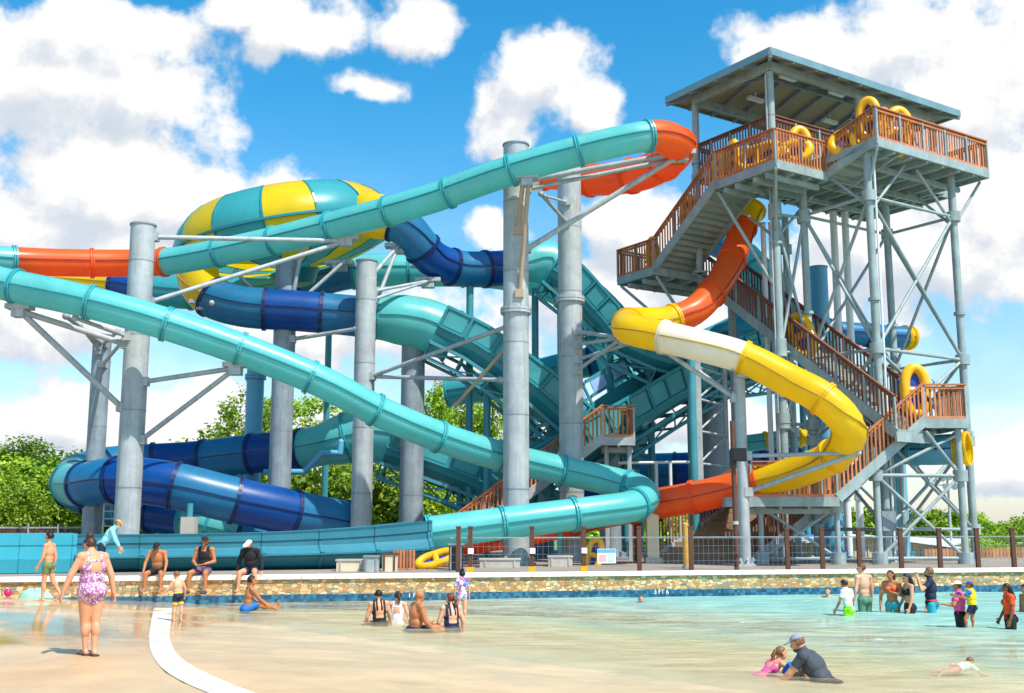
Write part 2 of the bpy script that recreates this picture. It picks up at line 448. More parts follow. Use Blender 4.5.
nt.links.new(mm.outputs[0], mx.inputs[0]); nt.links.new(h1.outputs[0], mx.inputs[6]); nt.links.new(mx.outputs[2], pb.inputs['Base Color'])
# a film of water lies on the deck at the left: smooth patches among damp ones
wet = N(nt, 'ShaderNodeTexNoise', i_Scale=0.5, i_Detail=5.0); nt.links.new(pos, wet.inputs['Vector'])
wr = N(nt, 'ShaderNodeMapRange'); wr.inputs[1].default_value = 0.48; wr.inputs[2].default_value = 0.62; wr.inputs[3].default_value = 0.06; wr.inputs[4].default_value = 0.3
nt.links.new(wet.outputs[0], wr.inputs[0]); dr = N(nt, 'ShaderNodeMapRange'); dr.inputs[1].default_value = -6.5; dr.inputs[2].default_value = -4.5; dr.inputs[4].default_value = 0.3; nt.links.new(sp.outputs[0], dr.inputs[0])
ra_ = N(nt, 'ShaderNodeMath', operation='ADD'); nt.links.new(wr.outputs[0], ra_.inputs[0]); nt.links.new(dr.outputs[0], ra_.inputs[1]); nt.links.new(ra_.outputs[0], pb.inputs['Roughness'])
pb.inputs['Specular IOR Level'].default_value = 0.6
bp = N(nt, 'ShaderNodeBump', i_Strength=0.12, i_Distance=0.02); nt.links.new(st.outputs[0], bp.inputs['Height']); nt.links.new(bp.outputs[0], pb.inputs['Normal'])
tag(b.build('pool_floor', m), kind='structure')

# painted white band on the deck
pl = [((154, 608), (172, 608)), ((151, 622), (171, 622)), ((149, 638), (170, 638)), ((152, 654), (176, 652)), ((162, 668), (190, 664)),
      ((180, 680), (216, 677)), ((204, 691), (248, 690)), ((240, 705), (296, 706)), ((290, 722), (370, 728))]
fine = []
for i in range(len(pl) - 1):
    q4 = [pl[max(i - 1, 0)], pl[i], pl[i + 1], pl[min(i + 2, len(pl) - 1)]]
    for k in range(8):
        t = k / 8
        def cr4(a, b_, c, d): return .5 * (2 * b_ + (c - a) * t + (2 * a - 5 * b_ + 4 * c - d) * t * t + (3 * b_ - a - 3 * c + d) * t ** 3)
        fine.append(tuple(tuple(cr4(*[q_[s_][c_] for q_ in q4]) for c_ in (0, 1)) for s_ in (0, 1)))
pl = fine + [pl[-1]]
b = MB(); rl = []
for (l, r_) in pl:
    row = []
    for k in range(5):
        px = l[0] + (r_[0] - l[0]) * k / 4; py = l[1] + (r_[1] - l[1]) * k / 4
        g = G(px, py, 0.0)
        for _ in range(6): g = G(px, py, zf(g.x, g.y) + .006)
        row.append(g)
    rl.append(row)
b.rings(rl, 0, True, False)
plain('band_paint', hexc('d8cebe'), rough=0.45, var=0.1, scale=2.0, dirt=(hexc('d0bfa4'), 3.0, .52, .5))
tag(b.build('painted_band', MAT['band_paint']), kind='structure')

# ------------------------------------------------------------------ water
b = MB(); nx, ny = 160, 120; vs = []
for j in range(ny + 1):
    for i in range(nx + 1):
        x = -12 + 42 * i / nx; y1 = wall_y(x) - 0.005; y = 3.2 + (y1 - 3.2) * (j / ny)
        q = V((x * .35, y * .8, 0))
        dpt = max(0.0, -zf(x, y))
        z = mnoise.noise(q) * min(.035, dpt * .12) + mnoise.noise(q * 2.7) * min(.014, dpt * .06)
        vs.append((x, y, z))
fs = []
for j in range(ny):
    for i in range(nx):
        k = j * (nx + 1) + i
        x, y, _ = vs[k]
        if zf(x, y) < 0.03 or zf(vs[k + nx + 2][0], vs[k + nx + 2][1]) < 0.03:
            fs.append((k, k + 1, k + nx + 2, k + nx + 1))
b.add(vs, fs, 0, True)
m = bpy.data.materials.new('pool_water'); m.use_nodes = True; nt = m.node_tree; nt.nodes.clear()
pos = N(nt, 'ShaderNodeNewGeometry').outputs['Position']
mp = N(nt, 'ShaderNodeMapping'); mp.inputs['Scale'].default_value = (0.7, 1.9, 1); nt.links.new(pos, mp.inputs[0])
n1 = N(nt, 'ShaderNodeTexNoise', i_Scale=2.2, i_Detail=6.0, i_Roughness=0.6, i_Distortion=0.6); nt.links.new(mp.outputs[0], n1.inputs['Vector'])
bp = N(nt, 'ShaderNodeBump', i_Strength=0.5, i_Distance=0.06); nt.links.new(n1.outputs[0], bp.inputs['Height'])
tr = N(nt, 'ShaderNodeBsdfTransparent'); tr.inputs[0].default_value = (0.93, 0.985, 0.985, 1)
dfu = N(nt, 'ShaderNodeBsdfDiffuse'); bp2 = N(nt, 'ShaderNodeBump', i_Strength=0.9, i_Distance=0.12); nt.links.new(n1.outputs[0], bp2.inputs['Height']); nt.links.new(bp2.outputs[0], dfu.inputs['Normal'])
n2 = N(nt, 'ShaderNodeTexNoise', i_Scale=0.9, i_Detail=8.0, i_Roughness=0.68, i_Distortion=0.5)
mp2 = N(nt, 'ShaderNodeMapping'); mp2.inputs['Scale'].default_value = (0.8, 2.2, 1); nt.links.new(pos, mp2.inputs[0]); nt.links.new(mp2.outputs[0], n2.inputs['Vector'])
spw = N(nt, 'ShaderNodeSeparateXYZ'); nt.links.new(pos, spw.inputs[0])
w1 = N(nt, 'ShaderNodeMath', operation='MULTIPLY'); w1.inputs[1].default_value = 0.72; nt.links.new(spw.outputs[0], w1.inputs[0])
w2 = N(nt, 'ShaderNodeMath', operation='MULTIPLY_ADD'); w2.inputs[1].default_value = 0.55; nt.links.new(spw.outputs[1], w2.inputs[0]); nt.links.new(w1.outputs[0], w2.inputs[2])
w3 = N(nt, 'ShaderNodeMath', operation='MULTIPLY_ADD'); w3.inputs[1].default_value = 3.0; nt.links.new(n2.outputs[0], w3.inputs[0]); nt.links.new(w2.outputs[0], w3.inputs[2])
dp = N(nt, 'ShaderNodeMapRange'); dp.inputs[1].default_value = 11.0; dp.inputs[2].default_value = 21.8; nt.links.new(w3.outputs[0], dp.inputs[0])
# churned water scatters more, and bluer, where it is deeper
nt.links.new(ramp(nt, dp.outputs[0], [(0.0, hexc('d6c098')), (0.45, hexc('d6c8a0')), (0.72, hexc('c4d8be')), (0.9, hexc('a6d4c2')), (1.0, hexc('9cd0c2'))]), dfu.inputs[0])
mf = N(nt, 'ShaderNodeMapRange'); mf.inputs[1].default_value = 0.44; mf.inputs[2].default_value = 0.74; mf.inputs[3].default_value = 0.12; mf.inputs[4].default_value = 0.6
nt.links.new(n2.outputs[0], mf.inputs[0])
td = N(nt, 'ShaderNodeMath', operation='MULTIPLY_ADD', use_clamp=True); td.inputs[1].default_value = 0.5; nt.links.new(dp.outputs[0], td.inputs[0]); nt.links.new(mf.outputs[0], td.inputs[2])
x1 = nt.nodes.new('ShaderNodeMixShader'); at = N(nt, 'ShaderNodeAttribute', attribute_name='depth')
fd = N(nt, 'ShaderNodeMapRange', interpolation_type='SMOOTHSTEP'); fd.inputs[1].default_value = 0.0; fd.inputs[2].default_value = 0.07; nt.links.new(at.outputs['Fac'], fd.inputs[0])
tf = N(nt, 'ShaderNodeMath', operation='MULTIPLY'); nt.links.new(td.outputs[0], tf.inputs[0]); nt.links.new(fd.outputs[0], tf.inputs[1]); nt.links.new(tf.outputs[0], x1.inputs[0])
# thin foam left by the wavelets in the shallows
n6 = N(nt, 'ShaderNodeTexNoise', i_Scale=1.5, i_Detail=9.0, i_Roughness=0.7, i_Distortion=1.2); mp6 = N(nt, 'ShaderNodeMapping'); mp6.inputs['Scale'].default_value = (0.7, 1.6, 1); nt.links.new(pos, mp6.inputs[0]); nt.links.new(mp6.outputs[0], n6.inputs['Vector'])
m6 = N(nt, 'ShaderNodeMapRange', interpolation_type='SMOOTHSTEP'); m6.inputs[1].default_value = 0.62; m6.inputs[2].default_value = 0.72; m6.inputs[4].default_value = 0.75; nt.links.new(n6.outputs[0], m6.inputs[0])
foam = N(nt, 'ShaderNodeBsdfDiffuse'); foam.inputs[0].default_value = (0.8, 0.8, 0.78, 1)
x0 = nt.nodes.new('ShaderNodeMixShader'); nt.links.new(m6.outputs[0], x0.inputs[0]); nt.links.new(x1.outputs[0], x0.inputs[1]); nt.links.new(foam.outputs[0], x0.inputs[2]); nt.links.new(tr.outputs[0], x1.inputs[1]); nt.links.new(dfu.outputs[0], x1.inputs[2])
gl = N(nt, 'ShaderNodeBsdfGlossy'); gl.inputs['Roughness'].default_value = 0.16; nt.links.new(bp.outputs[0], gl.inputs['Normal'])
fr = N(nt, 'ShaderNodeFresnel', i_IOR=1.33); nt.links.new(bp.outputs[0], fr.inputs['Normal'])
fk = N(nt, 'ShaderNodeMath', operation='MULTIPLY'); fk.inputs[1].default_value = 0.16; nt.links.new(fr.outputs[0], fk.inputs[0])
x2 = nt.nodes.new('ShaderNodeMixShader'); nt.links.new(fk.outputs[0], x2.inputs[0]); nt.links.new(x0.outputs[0], x2.inputs[1]); nt.links.new(gl.outputs[0], x2.inputs[2])
mo = nt.nodes.new('ShaderNodeOutputMaterial'); nt.links.new(x2.outputs[0], mo.inputs[0])
wo_ = tag(b.build('pool_water', m), kind='structure')
da = wo_.data.attributes.new('depth', 'FLOAT', 'POINT'); da.data.foreach_set('value', [max(0.0, -zf(q_[0], q_[1])) for q_ in b.v])

# ------------------------------------------------------------------ ground behind the wall, out to the horizon
back = 0.42
A2, B2 = WA - WT * 40 + WN * back, WB + WT * 40 + WN * back
pts = [(A2.x, A2.y), (B2.x, B2.y), (70, 48), (9.5, 48), (9.5, 62), (-70, 62)]
b = MB(); n = len(pts)
b.add([(x, y, GZ) for x, y in pts] + [(x, y, GZ2 - .5) for x, y in pts], [tuple(range(n))] + [(i, i + n, (i + 1) % n + n, (i + 1) % n) for i in range(n)])
plain('deck_concrete', hexc('94887a'), rough=0.8, var=0.14, scale=0.6, bump=0.3, geo=True)
tag(b.build('deck', MAT['deck_concrete']), kind='structure')
b = MB(); b.add([(-4000, 30, GZ2), (4000, 30, GZ2), (4000, 6000, GZ2), (-4000, 6000, GZ2)], [(0, 1, 2, 3)])
plain('grass_ground', hexc('6c8040'), rough=0.9, var=0.25, scale=0.05, geo=True)
tag(b.build('ground', MAT['grass_ground']), kind='structure')

# ------------------------------------------------------------------ pool wall
ang = math.atan2(WT.y, WT.x)
pw = thing('pool_wall', 'long low pool wall faced with tan ledgestone, cream coping on top and blue tiles at the waterline', 'wall', WA, rotz=ang)
L = (WB - WA).length; HW = 0.70
m, nt, pb = nodemat('ledgestone')
oc = coords(nt)
sw = N(nt, 'ShaderNodeSeparateXYZ'); nt.links.new(oc, sw.inputs[0]); cx = N(nt, 'ShaderNodeCombineXYZ')
nt.links.new(sw.outputs[0], cx.inputs[0]); nt.links.new(sw.outputs[2], cx.inputs[1])
dist = N(nt, 'ShaderNodeTexNoise', i_Scale=3.0); nt.links.new(cx.outputs[0], dist.inputs['Vector'])
dm = N(nt, 'ShaderNodeVectorMath', operation='MULTIPLY_ADD'); dm.inputs[1].default_value = (.12, .05, 0); nt.links.new(dist.outputs['Color'], dm.inputs[0]); nt.links.new(cx.outputs[0], dm.inputs[2])
vm = N(nt, 'ShaderNodeMapping'); vm.inputs['Scale'].default_value = (6.5, 13.0, 1); nt.links.new(dm.outputs[0], vm.inputs[0])
vo = N(nt, 'ShaderNodeTexVoronoi', i_Scale=1.0, i_Randomness=0.8); nt.links.new(vm.outputs[0], vo.inputs['Vector'])
ve = N(nt, 'ShaderNodeTexVoronoi', feature='DISTANCE_TO_EDGE', i_Scale=1.0, i_Randomness=0.8); nt.links.new(vm.outputs[0], ve.inputs['Vector'])
sc_ = N(nt, 'ShaderNodeSeparateColor'); nt.links.new(vo.outputs['Color'], sc_.inputs[0])
cr = ramp(nt, sc_.outputs[0], [(0.0, hexc('b98c54')), (0.18, hexc('d8b27c')), (0.36, hexc('a89c78')), (0.5, hexc('c89058')), (0.64, hexc('dcc08c')), (0.78, hexc('8f9078')), (0.9, hexc('e0c9a0')), (1.0, hexc('a86c3c'))], 'CONSTANT')
eg = N(nt, 'ShaderNodeMapRange'); eg.inputs[1].default_value = 0.01; eg.inputs[2].default_value = 0.05; nt.links.new(ve.outputs['Distance'], eg.inputs[0])
mx = N(nt, 'ShaderNodeMix', data_type='RGBA'); mx.inputs[6].default_value = (*hexc('9a8462'), 1); nt.links.new(eg.outputs[0], mx.inputs[0]); nt.links.new(cr, mx.inputs[7])
nt.links.new(mx.outputs[2], pb.inputs['Base Color']); pb.inputs['Roughness'].default_value = 0.75
bp = N(nt, 'ShaderNodeBump', i_Strength=0.7, i_Distance=0.03); nt.links.new(eg.outputs[0], bp.inputs['Height']); nt.links.new(bp.outputs[0], pb.inputs['Normal'])
m, nt, pb = nodemat('mosaic_tile')
oc = coords(nt); vm = N(nt, 'ShaderNodeMapping'); vm.inputs['Scale'].default_value = (12, 12, 12); nt.links.new(oc, vm.inputs[0])
wv = N(nt, 'ShaderNodeTexWhiteNoise'); fl = N(nt, 'ShaderNodeVectorMath', operation='FLOOR'); nt.links.new(vm.outputs[0], fl.inputs[0]); nt.links.new(fl.outputs[0], wv.inputs['Vector'])
sepc = N(nt, 'ShaderNodeTexNoise', i_Scale=0.13, i_Detail=2.0); nt.links.new(fl.outputs[0], sepc.inputs['Vector'])
av = N(nt, 'ShaderNodeMath', operation='MULTIPLY_ADD'); av.inputs[1].default_value = .55; nt.links.new(wv.outputs['Value'], av.inputs[0])
a4 = N(nt, 'ShaderNodeMath', operation='MULTIPLY'); a4.inputs[1].default_value = .5; nt.links.new(sepc.outputs[0], a4.inputs[0]); nt.links.new(a4.outputs[0], av.inputs[2])
cr = ramp(nt, av.outputs[0], [(0.1, hexc('1c4660')), (0.3, hexc('285c78')), (0.5, hexc('34748f')), (0.7, hexc('204e66')), (0.85, hexc('548c98')), (1.0, hexc('3a8486'))], 'CONSTANT')
nt.links.new(cr, pb.inputs['Base Color']); pb.inputs['Roughness'].default_value = 0.2
def lbuild(b, name, mats, parent):
    o = b.build(name, mats, None); o.parent = parent; return o
b = MB(); b.box((L / 2, .22, -.6 + (HW - .11 + .6) / 2), (L, .44, HW - .11 + .6)); lbuild(b, 'stone_facing', MAT['ledgestone'], pw)
b = MB(); b.box((L / 2, -.008, -.15), (L, .022, .69)); lbuild(b, 'tile_band', MAT['mosaic_tile'], pw)
n = 46
b = MB()
for k in range(n):
    x0 = L * k / n; b.box((x0 + L / n / 2, .21, HW - .055), (L / n - .012, .56, .11))
lbuild(b, 'coping', MAT['coping'], pw)
def text_mesh(txt, size, depth=.004):
    cu = bpy.data.curves.new('text', 'FONT'); cu.body = txt; cu.size = size; cu.extrude = depth; cu.align_x = 'CENTER'; cu.align_y = 'CENTER'
    ob = bpy.data.objects.new('text', cu); COL.objects.link(ob)
    bpy.context.view_layer.update()
    me = bpy.data.meshes.new_from_object(ob.evaluated_get(bpy.context.evaluated_depsgraph_get()))
    bpy.data.objects.remove(ob); bpy.data.curves.remove(cu)
    return me
def text_obj(name, txt, size, mat, M, parent=None):
    me = text_mesh(txt, size); me.transform(M); me.materials.clear(); me.materials.append(MAT[mat])
    o = bpy.data.objects.new(name, me); COL.objects.link(o)
    if parent is not None: o.parent = parent
    return o
for px, txt in ((416, '1 FT 6'), (661, '3 FT 6')):
    x = along(WA, WT, px)
    b = MB(); b.box((x, -.024, .13), (.74, .012, .16)); lbuild(b, 'depth_marker', MAT['mosaic_tile'], pw)
    text_obj('depth_lettering', txt, .17, 'white', Matrix.Translation((x, -.034, .13)) @ Matrix.Rotation(pi / 2, 4, 'X'), pw)

# ------------------------------------------------------------------ trees
m, nt, pb = nodemat('leaf')
g = N(nt, 'ShaderNodeNewGeometry')
cr = ramp(nt, g.outputs['Random Per Island'], [(0.0, hexc('5e8c14')), (0.35, hexc('84ac1c')), (0.7, hexc('a6c626')), (1.0, hexc('c6da3c'))])
ob = N(nt, 'ShaderNodeObjectInfo'); h1 = N(nt, 'ShaderNodeHueSaturation')
mv = N(nt, 'ShaderNodeMapRange'); mv.inputs[3].default_value = .6; mv.inputs[4].default_value = 1.15; nt.links.new(ob.outputs['Random'], mv.inputs[0]); nt.links.new(mv.outputs[0], h1.inputs['Value'])
nt.links.new(cr, h1.inputs['Color']); nt.links.new(h1.outputs[0], pb.inputs['Base Color'])
pb.inputs['Roughness'].default_value = .6
tl = N(nt, 'ShaderNodeBsdfTranslucent'); nt.links.new(h1.outputs[0], tl.inputs[0])
x1 = nt.nodes.new('ShaderNodeMixShader'); x1.inputs[0].default_value = .35
nt.links.new(pb.outputs[0], x1.inputs[1]); nt.links.new(tl.outputs[0], x1.inputs[2]); nt.links.new(x1.outputs[0], nt.nodes['Material Output'].inputs[0])

def crown_mesh(seed, H, Rr, base, nclump, per, leaf):
    rn = random.Random(seed); b = MB()
    for _ in range(nclump):
        while True:
            q = V((rn.uniform(-1, 1), rn.uniform(-1, 1), rn.uniform(-1, 1)))
            if .45 < q.length < 1: break
        hh = (H - base) / 2
        c = V((q.x * Rr * (1 - .25 * max(0, q.z)), q.y * Rr * (1 - .25 * max(0, q.z)), base + hh + q.z * hh * .92))
        cr_ = Rr * rn.uniform(.16, .34)
        for _ in range(per):
            d = V((rn.gauss(0, 1), rn.gauss(0, 1), rn.gauss(0, .75))).normalized() * cr_ * rn.uniform(.35, 1.05)
            p = c + d
            n = (d.normalized() * .7 + V((rn.uniform(-1, 1), rn.uniform(-1, 1), rn.uniform(0, 1.2)))).normalized()
            t = n.cross(V((rn.uniform(-1, 1), rn.uniform(-1, 1), rn.uniform(-1, 1)))).normalized(); u = n.cross(t)
            l = leaf * rn.uniform(.6, 1.3)
            b.add([p - t * l * .5, p + u * l * .32, p + t * l * .6, p - u * l * .32], [(0, 1, 2, 3)])
    return b
def trunk_mesh(seed, H, Rr, base):
    rn = random.Random(seed + 50); b = MB(); r0 = .05 * H
    pts = [V((0, 0, -.05)), V((rn.uniform(-.1, .1), rn.uniform(-.1, .1), base * .9)), V((rn.uniform(-.3, .3), rn.uniform(-.3, .3), H * .72))]
    b.capsule(pts[0], pts[1], r0 * .8, r0 * .6, 10); b.capsule(pts[1], pts[2], r0 * .58, r0 * .2, 8)
    for k in range(6):
        a = k * pi / 3 + rn.uniform(-.4, .4); s = pts[1].lerp(pts[2], rn.uniform(0, .5))
        e = V((math.cos(a) * Rr * .7, math.sin(a) * Rr * .7, rn.uniform(base + .3 * (H - base), H * .85)))
        b.capsule(s, e, r0 * .34, r0 * .08, 6)
    return b
TREES = {}
def tree(kind, x, y, scale, rot, label, group=None, sz=1.0, name='tree'):
    if kind not in TREES:
        H, Rr, base, nc, per, leaf = {'broad': (7.0, 3.1, 1.2, 95, 130, .22), 'tall': (10.5, 3.0, 3.0, 66, 120, .21), 'low': (5.0, 3.4, .3, 80, 120, .24), 'far': (6.0, 3.8, .2, 60, 60, .5)}[kind]
        sd = {'broad': 1, 'tall': 2, 'low': 3, 'far': 4}[kind]
        TREES[kind] = (crown_mesh(sd, H, Rr, base, nc, per, leaf).mesh('crown', MAT['leaf']), trunk_mesh(sd, H, Rr, base).mesh('trunk', MAT['bark']))
    t = thing(name, label, 'tree', (x, y, gz(x, y) - .01), group)
    t.rotation_euler.z = rot; t.scale = (scale, scale, scale * sz)
    for nm, me in zip(('crown', 'trunk'), TREES[kind]):
        o = bpy.data.objects.new(nm, me); COL.objects.link(o); o.parent = t
    return t
def tree_at(kind, px, d, top_py, label, group=None, rot=0, wide=1.0, name='tree'):
    p = P(px, 500, d); H = {'broad': 7.0, 'tall': 10.5, 'low': 5.0, 'far': 6.0}[kind]
    s = (P(px, top_py, d).z - gz(p.x, p.y)) / H
    t = tree(kind, p.x, p.y, s, rot, label, group); t.scale = (s * wide, s * wide, s)
    return t
gL = 'trees beyond the left end of the deck'
tree_at('low', -30, 56, 448, 'bright green bushy tree cut off by the left edge', gL, .3, 1.2)
tree_at('broad', 22, 60, 438, 'tallest bright green tree at the far left over the dark fence', gL, 1.1, 1.0)
tree_at('low', 62, 58, 450, 'round bright green tree just left of the blue slide bend', gL, 2.0, 1.1)
tree_at('low', 5, 52, 476, 'low dark bush in front of the left trees behind the fence', gL, 2.6, .9)
tree_at('low', 105, 66, 462, 'green tree half hidden behind the leaning dark steel column', gL, 4.0, 1.0)
gM = 'trees behind the middle of the slides'
tree_at('tall', 248, 72, 384, 'green tree behind the slides beside the slim light blue column', gM, .5, 1.0)
tree_at('tall', 305, 74, 380, 'dense green tree seen between the blue column and the funnel hood', gM, 1.9, 1.05)
tree_at('tall', 455, 76, 366, 'thin crowned tree showing sky holes between two steel columns', gM, 3.1, .85)
tree_at('tall', 492, 80, 372, 'green tree right behind the tallest front column', gM, 4.4, .9)
tree_at('low', 225, 66, 430, 'lower green tree left of the slim light blue column', gM, 1.0, .9)
tree_at('low', 345, 66, 455, 'dark bushy tree under the funnel hood of the blue slide', gM, 5.0, 1.1)
tree_at('low', 430, 68, 470, 'bush behind the dark steel column under the slides', gM, 3.9, 1.0)
tree_at('low', 470, 70, 480, 'bush behind the foot of the wooden stair', gM, .2, 1.0)
gR = 'row of trees far behind the tower'
rn = random.Random(5)
far_px = [600, 632, 664, 690, 716, 742, 770, 800, 828, 856, 884, 912, 940, 968, 994]
far_top = [512, 500, 506, 505, 512, 500, 508, 507, 512, 505, 507, 510, 508, 512, 520]
where = ['seen right of the two front columns', 'above the orange run of the slide', 'over the lower orange tube', 'left of the brown stair', 'behind the brown stair', 'behind the slim pale post', 'under the wooden landing',
         'under the right end of the landing', 'left of the blue pool building column', 'between the tower legs', 'behind the tower leg of the lower stair', 'behind the tan shed roof', 'over the right end of the tan shed', 'beside the right tower leg', 'last and lowest at the right']
for px, tp, wh in zip(far_px, far_top, where):
    tree_at('far', px, 120 + rn.uniform(-8, 12), tp, 'far rounded green tree ' + wh, gR, rn.uniform(0, 6), rn.uniform(1.0, 1.35))
tree_at('low', 1030, 75, 512, 'dark green bush at the right edge over the fence', gR, 1, .8)
tree_at('low', 1004, 64, 534, 'small bright bush just left of the right edge behind the fence', gR, 1, .8)
tree_at('low', 978, 62, 536, 'bright bush in front of the wooden picket fence', gR, 2.2, .9)
# ------------------------------------------------------------------ sweeps along a path
def spline(pts, n=14):
    q = [pts[0] * 2 - pts[1]] + list(pts) + [pts[-1] * 2 - pts[-2]]
    out = []; marks = [0]
    for i in range(1, len(q) - 2):
        p0, p1, p2, p3 = q[i - 1], q[i], q[i + 1], q[i + 2]
        t0 = 0; t1 = t0 + max((p1 - p0).length, 1e-3) ** .5; t2 = t1 + max((p2 - p1).length, 1e-3) ** .5; t3 = t2 + max((p3 - p2).length, 1e-3) ** .5
        for k in range(n):
            t = t1 + (t2 - t1) * k / n
            a1 = p0 * ((t1 - t) / (t1 - t0)) + p1 * ((t - t0) / (t1 - t0))
            a2 = p1 * ((t2 - t) / (t2 - t1)) + p2 * ((t - t1) / (t2 - t1))
            a3 = p2 * ((t3 - t) / (t3 - t2)) + p3 * ((t - t2) / (t3 - t2))
            b1 = a1 * ((t2 - t) / (t2 - t0)) + a2 * ((t - t0) / (t2 - t0))
            b2 = a2 * ((t3 - t) / (t3 - t1)) + a3 * ((t - t1) / (t3 - t1))
            out.append(b1 * ((t2 - t) / (t2 - t1)) + b2 * ((t - t1) / (t2 - t1)))
        marks.append(len(out))
    out.append(pts[-1].copy())
    return out, marks
class Path:
    def __init__(s, pts, vals=None):
        s.p, s.marks = spline(pts)
        s.L = [0.0]
        for a, b in zip(s.p, s.p[1:]): s.L.append(s.L[-1] + (b - a).length)
        s.len = s.L[-1]
        s.vals = vals
    def mark(s, i): return s.L[s.marks[i]]
    def at(s, l):
        l = min(max(l, 0), s.len)
        lo, hi = 0, len(s.L) - 1
        while hi - lo > 1:
            m = (lo + hi) // 2
            if s.L[m] <= l: lo = m
            else: hi = m
        f = (l - s.L[lo]) / max(s.L[hi] - s.L[lo], 1e-9)
        return s.p[lo].lerp(s.p[hi], f)
    def val(s, l):
        ms = [s.mark(i) for i in range(len(s.vals))]
        for i in range(len(ms) - 1):
            if l <= ms[i + 1]:
                f = (l - ms[i]) / max(ms[i + 1] - ms[i], 1e-9)
                f = min(max(f, 0), 1); f = f * f * (3 - 2 * f)
                return s.vals[i] * (1 - f) + s.vals[i + 1] * f
        return s.vals[-1]
    def frame(s, l):
        e = .12
        t = (s.at(l + e) - s.at(l - e)).normalized()
        sd = t.cross(Z)
        sd.normalize(); return s.at(l), t, sd, sd.cross(t)

RIBOF = {'teal': 'teal_rib', 'teal_deep': 'teal_rib', 'orange': 'orange_rib', 'yellow': 'yellow_rib', 'cream': 'yellow_rib', 'blue': 'blue_rib', 'light_blue': 'blue_rib', 'steel_blue': 'blue_rib'}
CNAME = {'teal': 'turquoise', 'teal_deep': 'deep turquoise', 'orange': 'orange', 'yellow': 'yellow', 'cream': 'cream white', 'blue': 'dark blue', 'light_blue': 'mid blue', 'steel_blue': 'pale blue'}
def steps(l0, l1, st):
    n = max(2, int(math.ceil((l1 - l0) / st)))
    return [l0 + (l1 - l0) * k / n for k in range(n + 1)]
def tube_slide(root, ctrl, r, main, pitch=3.2, seam=True, alt=None, flange=True, ends=(False, False), sides=28):
    """ctrl rows: pixel x, pixel y, depth, colour from here on (None keeps), radius factor"""
    pts = [P(c[0], c[1], c[2]) for c in ctrl]
    path = Path(pts, [c[4] if len(c) > 4 else 1.0 for c in ctrl])
    zones = []; cur = None
    for i, c in enumerate(ctrl):
        if len(c) > 3 and c[3] and c[3] != cur:
            if zones: zones[-1][2] = path.mark(i)
            zones.append([c[3], path.mark(i), path.len]); cur = c[3]
    bounds = []; k = 0
    for col, l0, l1 in zones:
        n = max(1, round((l1 - l0) / pitch))
        for i in range(n):
            a, e = l0 + (l1 - l0) * i / n, l0 + (l1 - l0) * (i + 1) / n
            cc = col
            if alt and col in alt: cc = alt[col][k % len(alt[col])]
            k += 1
            bounds.append((cc, a, e))
    for idx, (col, a, e) in enumerate(bounds):
        b = MB(); rr = []; rin = []
        ls = steps(a, e, .3)
        for l in ls:
            c, t, sd, up = path.frame(l); q = r * path.val(l)
            rr.append([c + sd * (q * math.cos(2 * pi * i / sides)) + up * (q * math.sin(2 * pi * i / sides)) for i in range(sides)])
            rin.append([c + sd * (q * .94 * math.cos(2 * pi * i / sides)) + up * (q * .94 * math.sin(2 * pi * i / sides)) for i in range(sides)])
        b.rings(rr, 0, True)
        if (idx == 0 and ends[0]) or (idx == len(bounds) - 1 and ends[1]):
            b.rings([list(reversed(x)) for x in rin], 0, True)
            for o_, i_ in ((rr[0], rin[0]), (rr[-1], rin[-1])):
                b.rings([o_, i_], 0, False)
        if seam:
            for sg in (-1, 1):
                row = []
                for l in ls:
                    c, t, sd, up = path.frame(l); q = r * path.val(l)
                    o_ = c + sd * (sg * q)
                    row.append([o_ - up * .022 - sd * (sg * .01), o_ - up * .022 + sd * (sg * .05), o_ + up * .022 + sd * (sg * .05), o_ + up * .022 - sd * (sg * .01)])
                b.rings(row, 1, False)
        b.build('tube_section', [MAT[col], MAT[RIBOF[col]]], root, None if col == main else CNAME[col] + ' tube section')
    if flange:
        ls = [x[1] for x in bounds] + [bounds[-1][2]]
        cols = [x[0] for x in bounds] + [bounds[-1][0]]
        for l, col in zip(ls, cols):
            c, t, sd, up = path.frame(l); q = r * path.val(l)
            M = Matrix((sd, up, t)).transposed().to_4x4(); M.translation = c
            b = MB(); w = .075; h = .065
            b.lathe([(q - .01, -w), (q + h, -w), (q + h, -.014), (q + .02, -.014), (q + .02, .014), (q + h, .014), (q + h, w), (q - .01, w)], sides, M, 0, False)
            b.build('flange', MAT[RIBOF[col]] if col in ('blue', 'light_blue') else MAT['teal_flange'] if col in ('teal', 'teal_deep') else MAT[col], root)
    return path

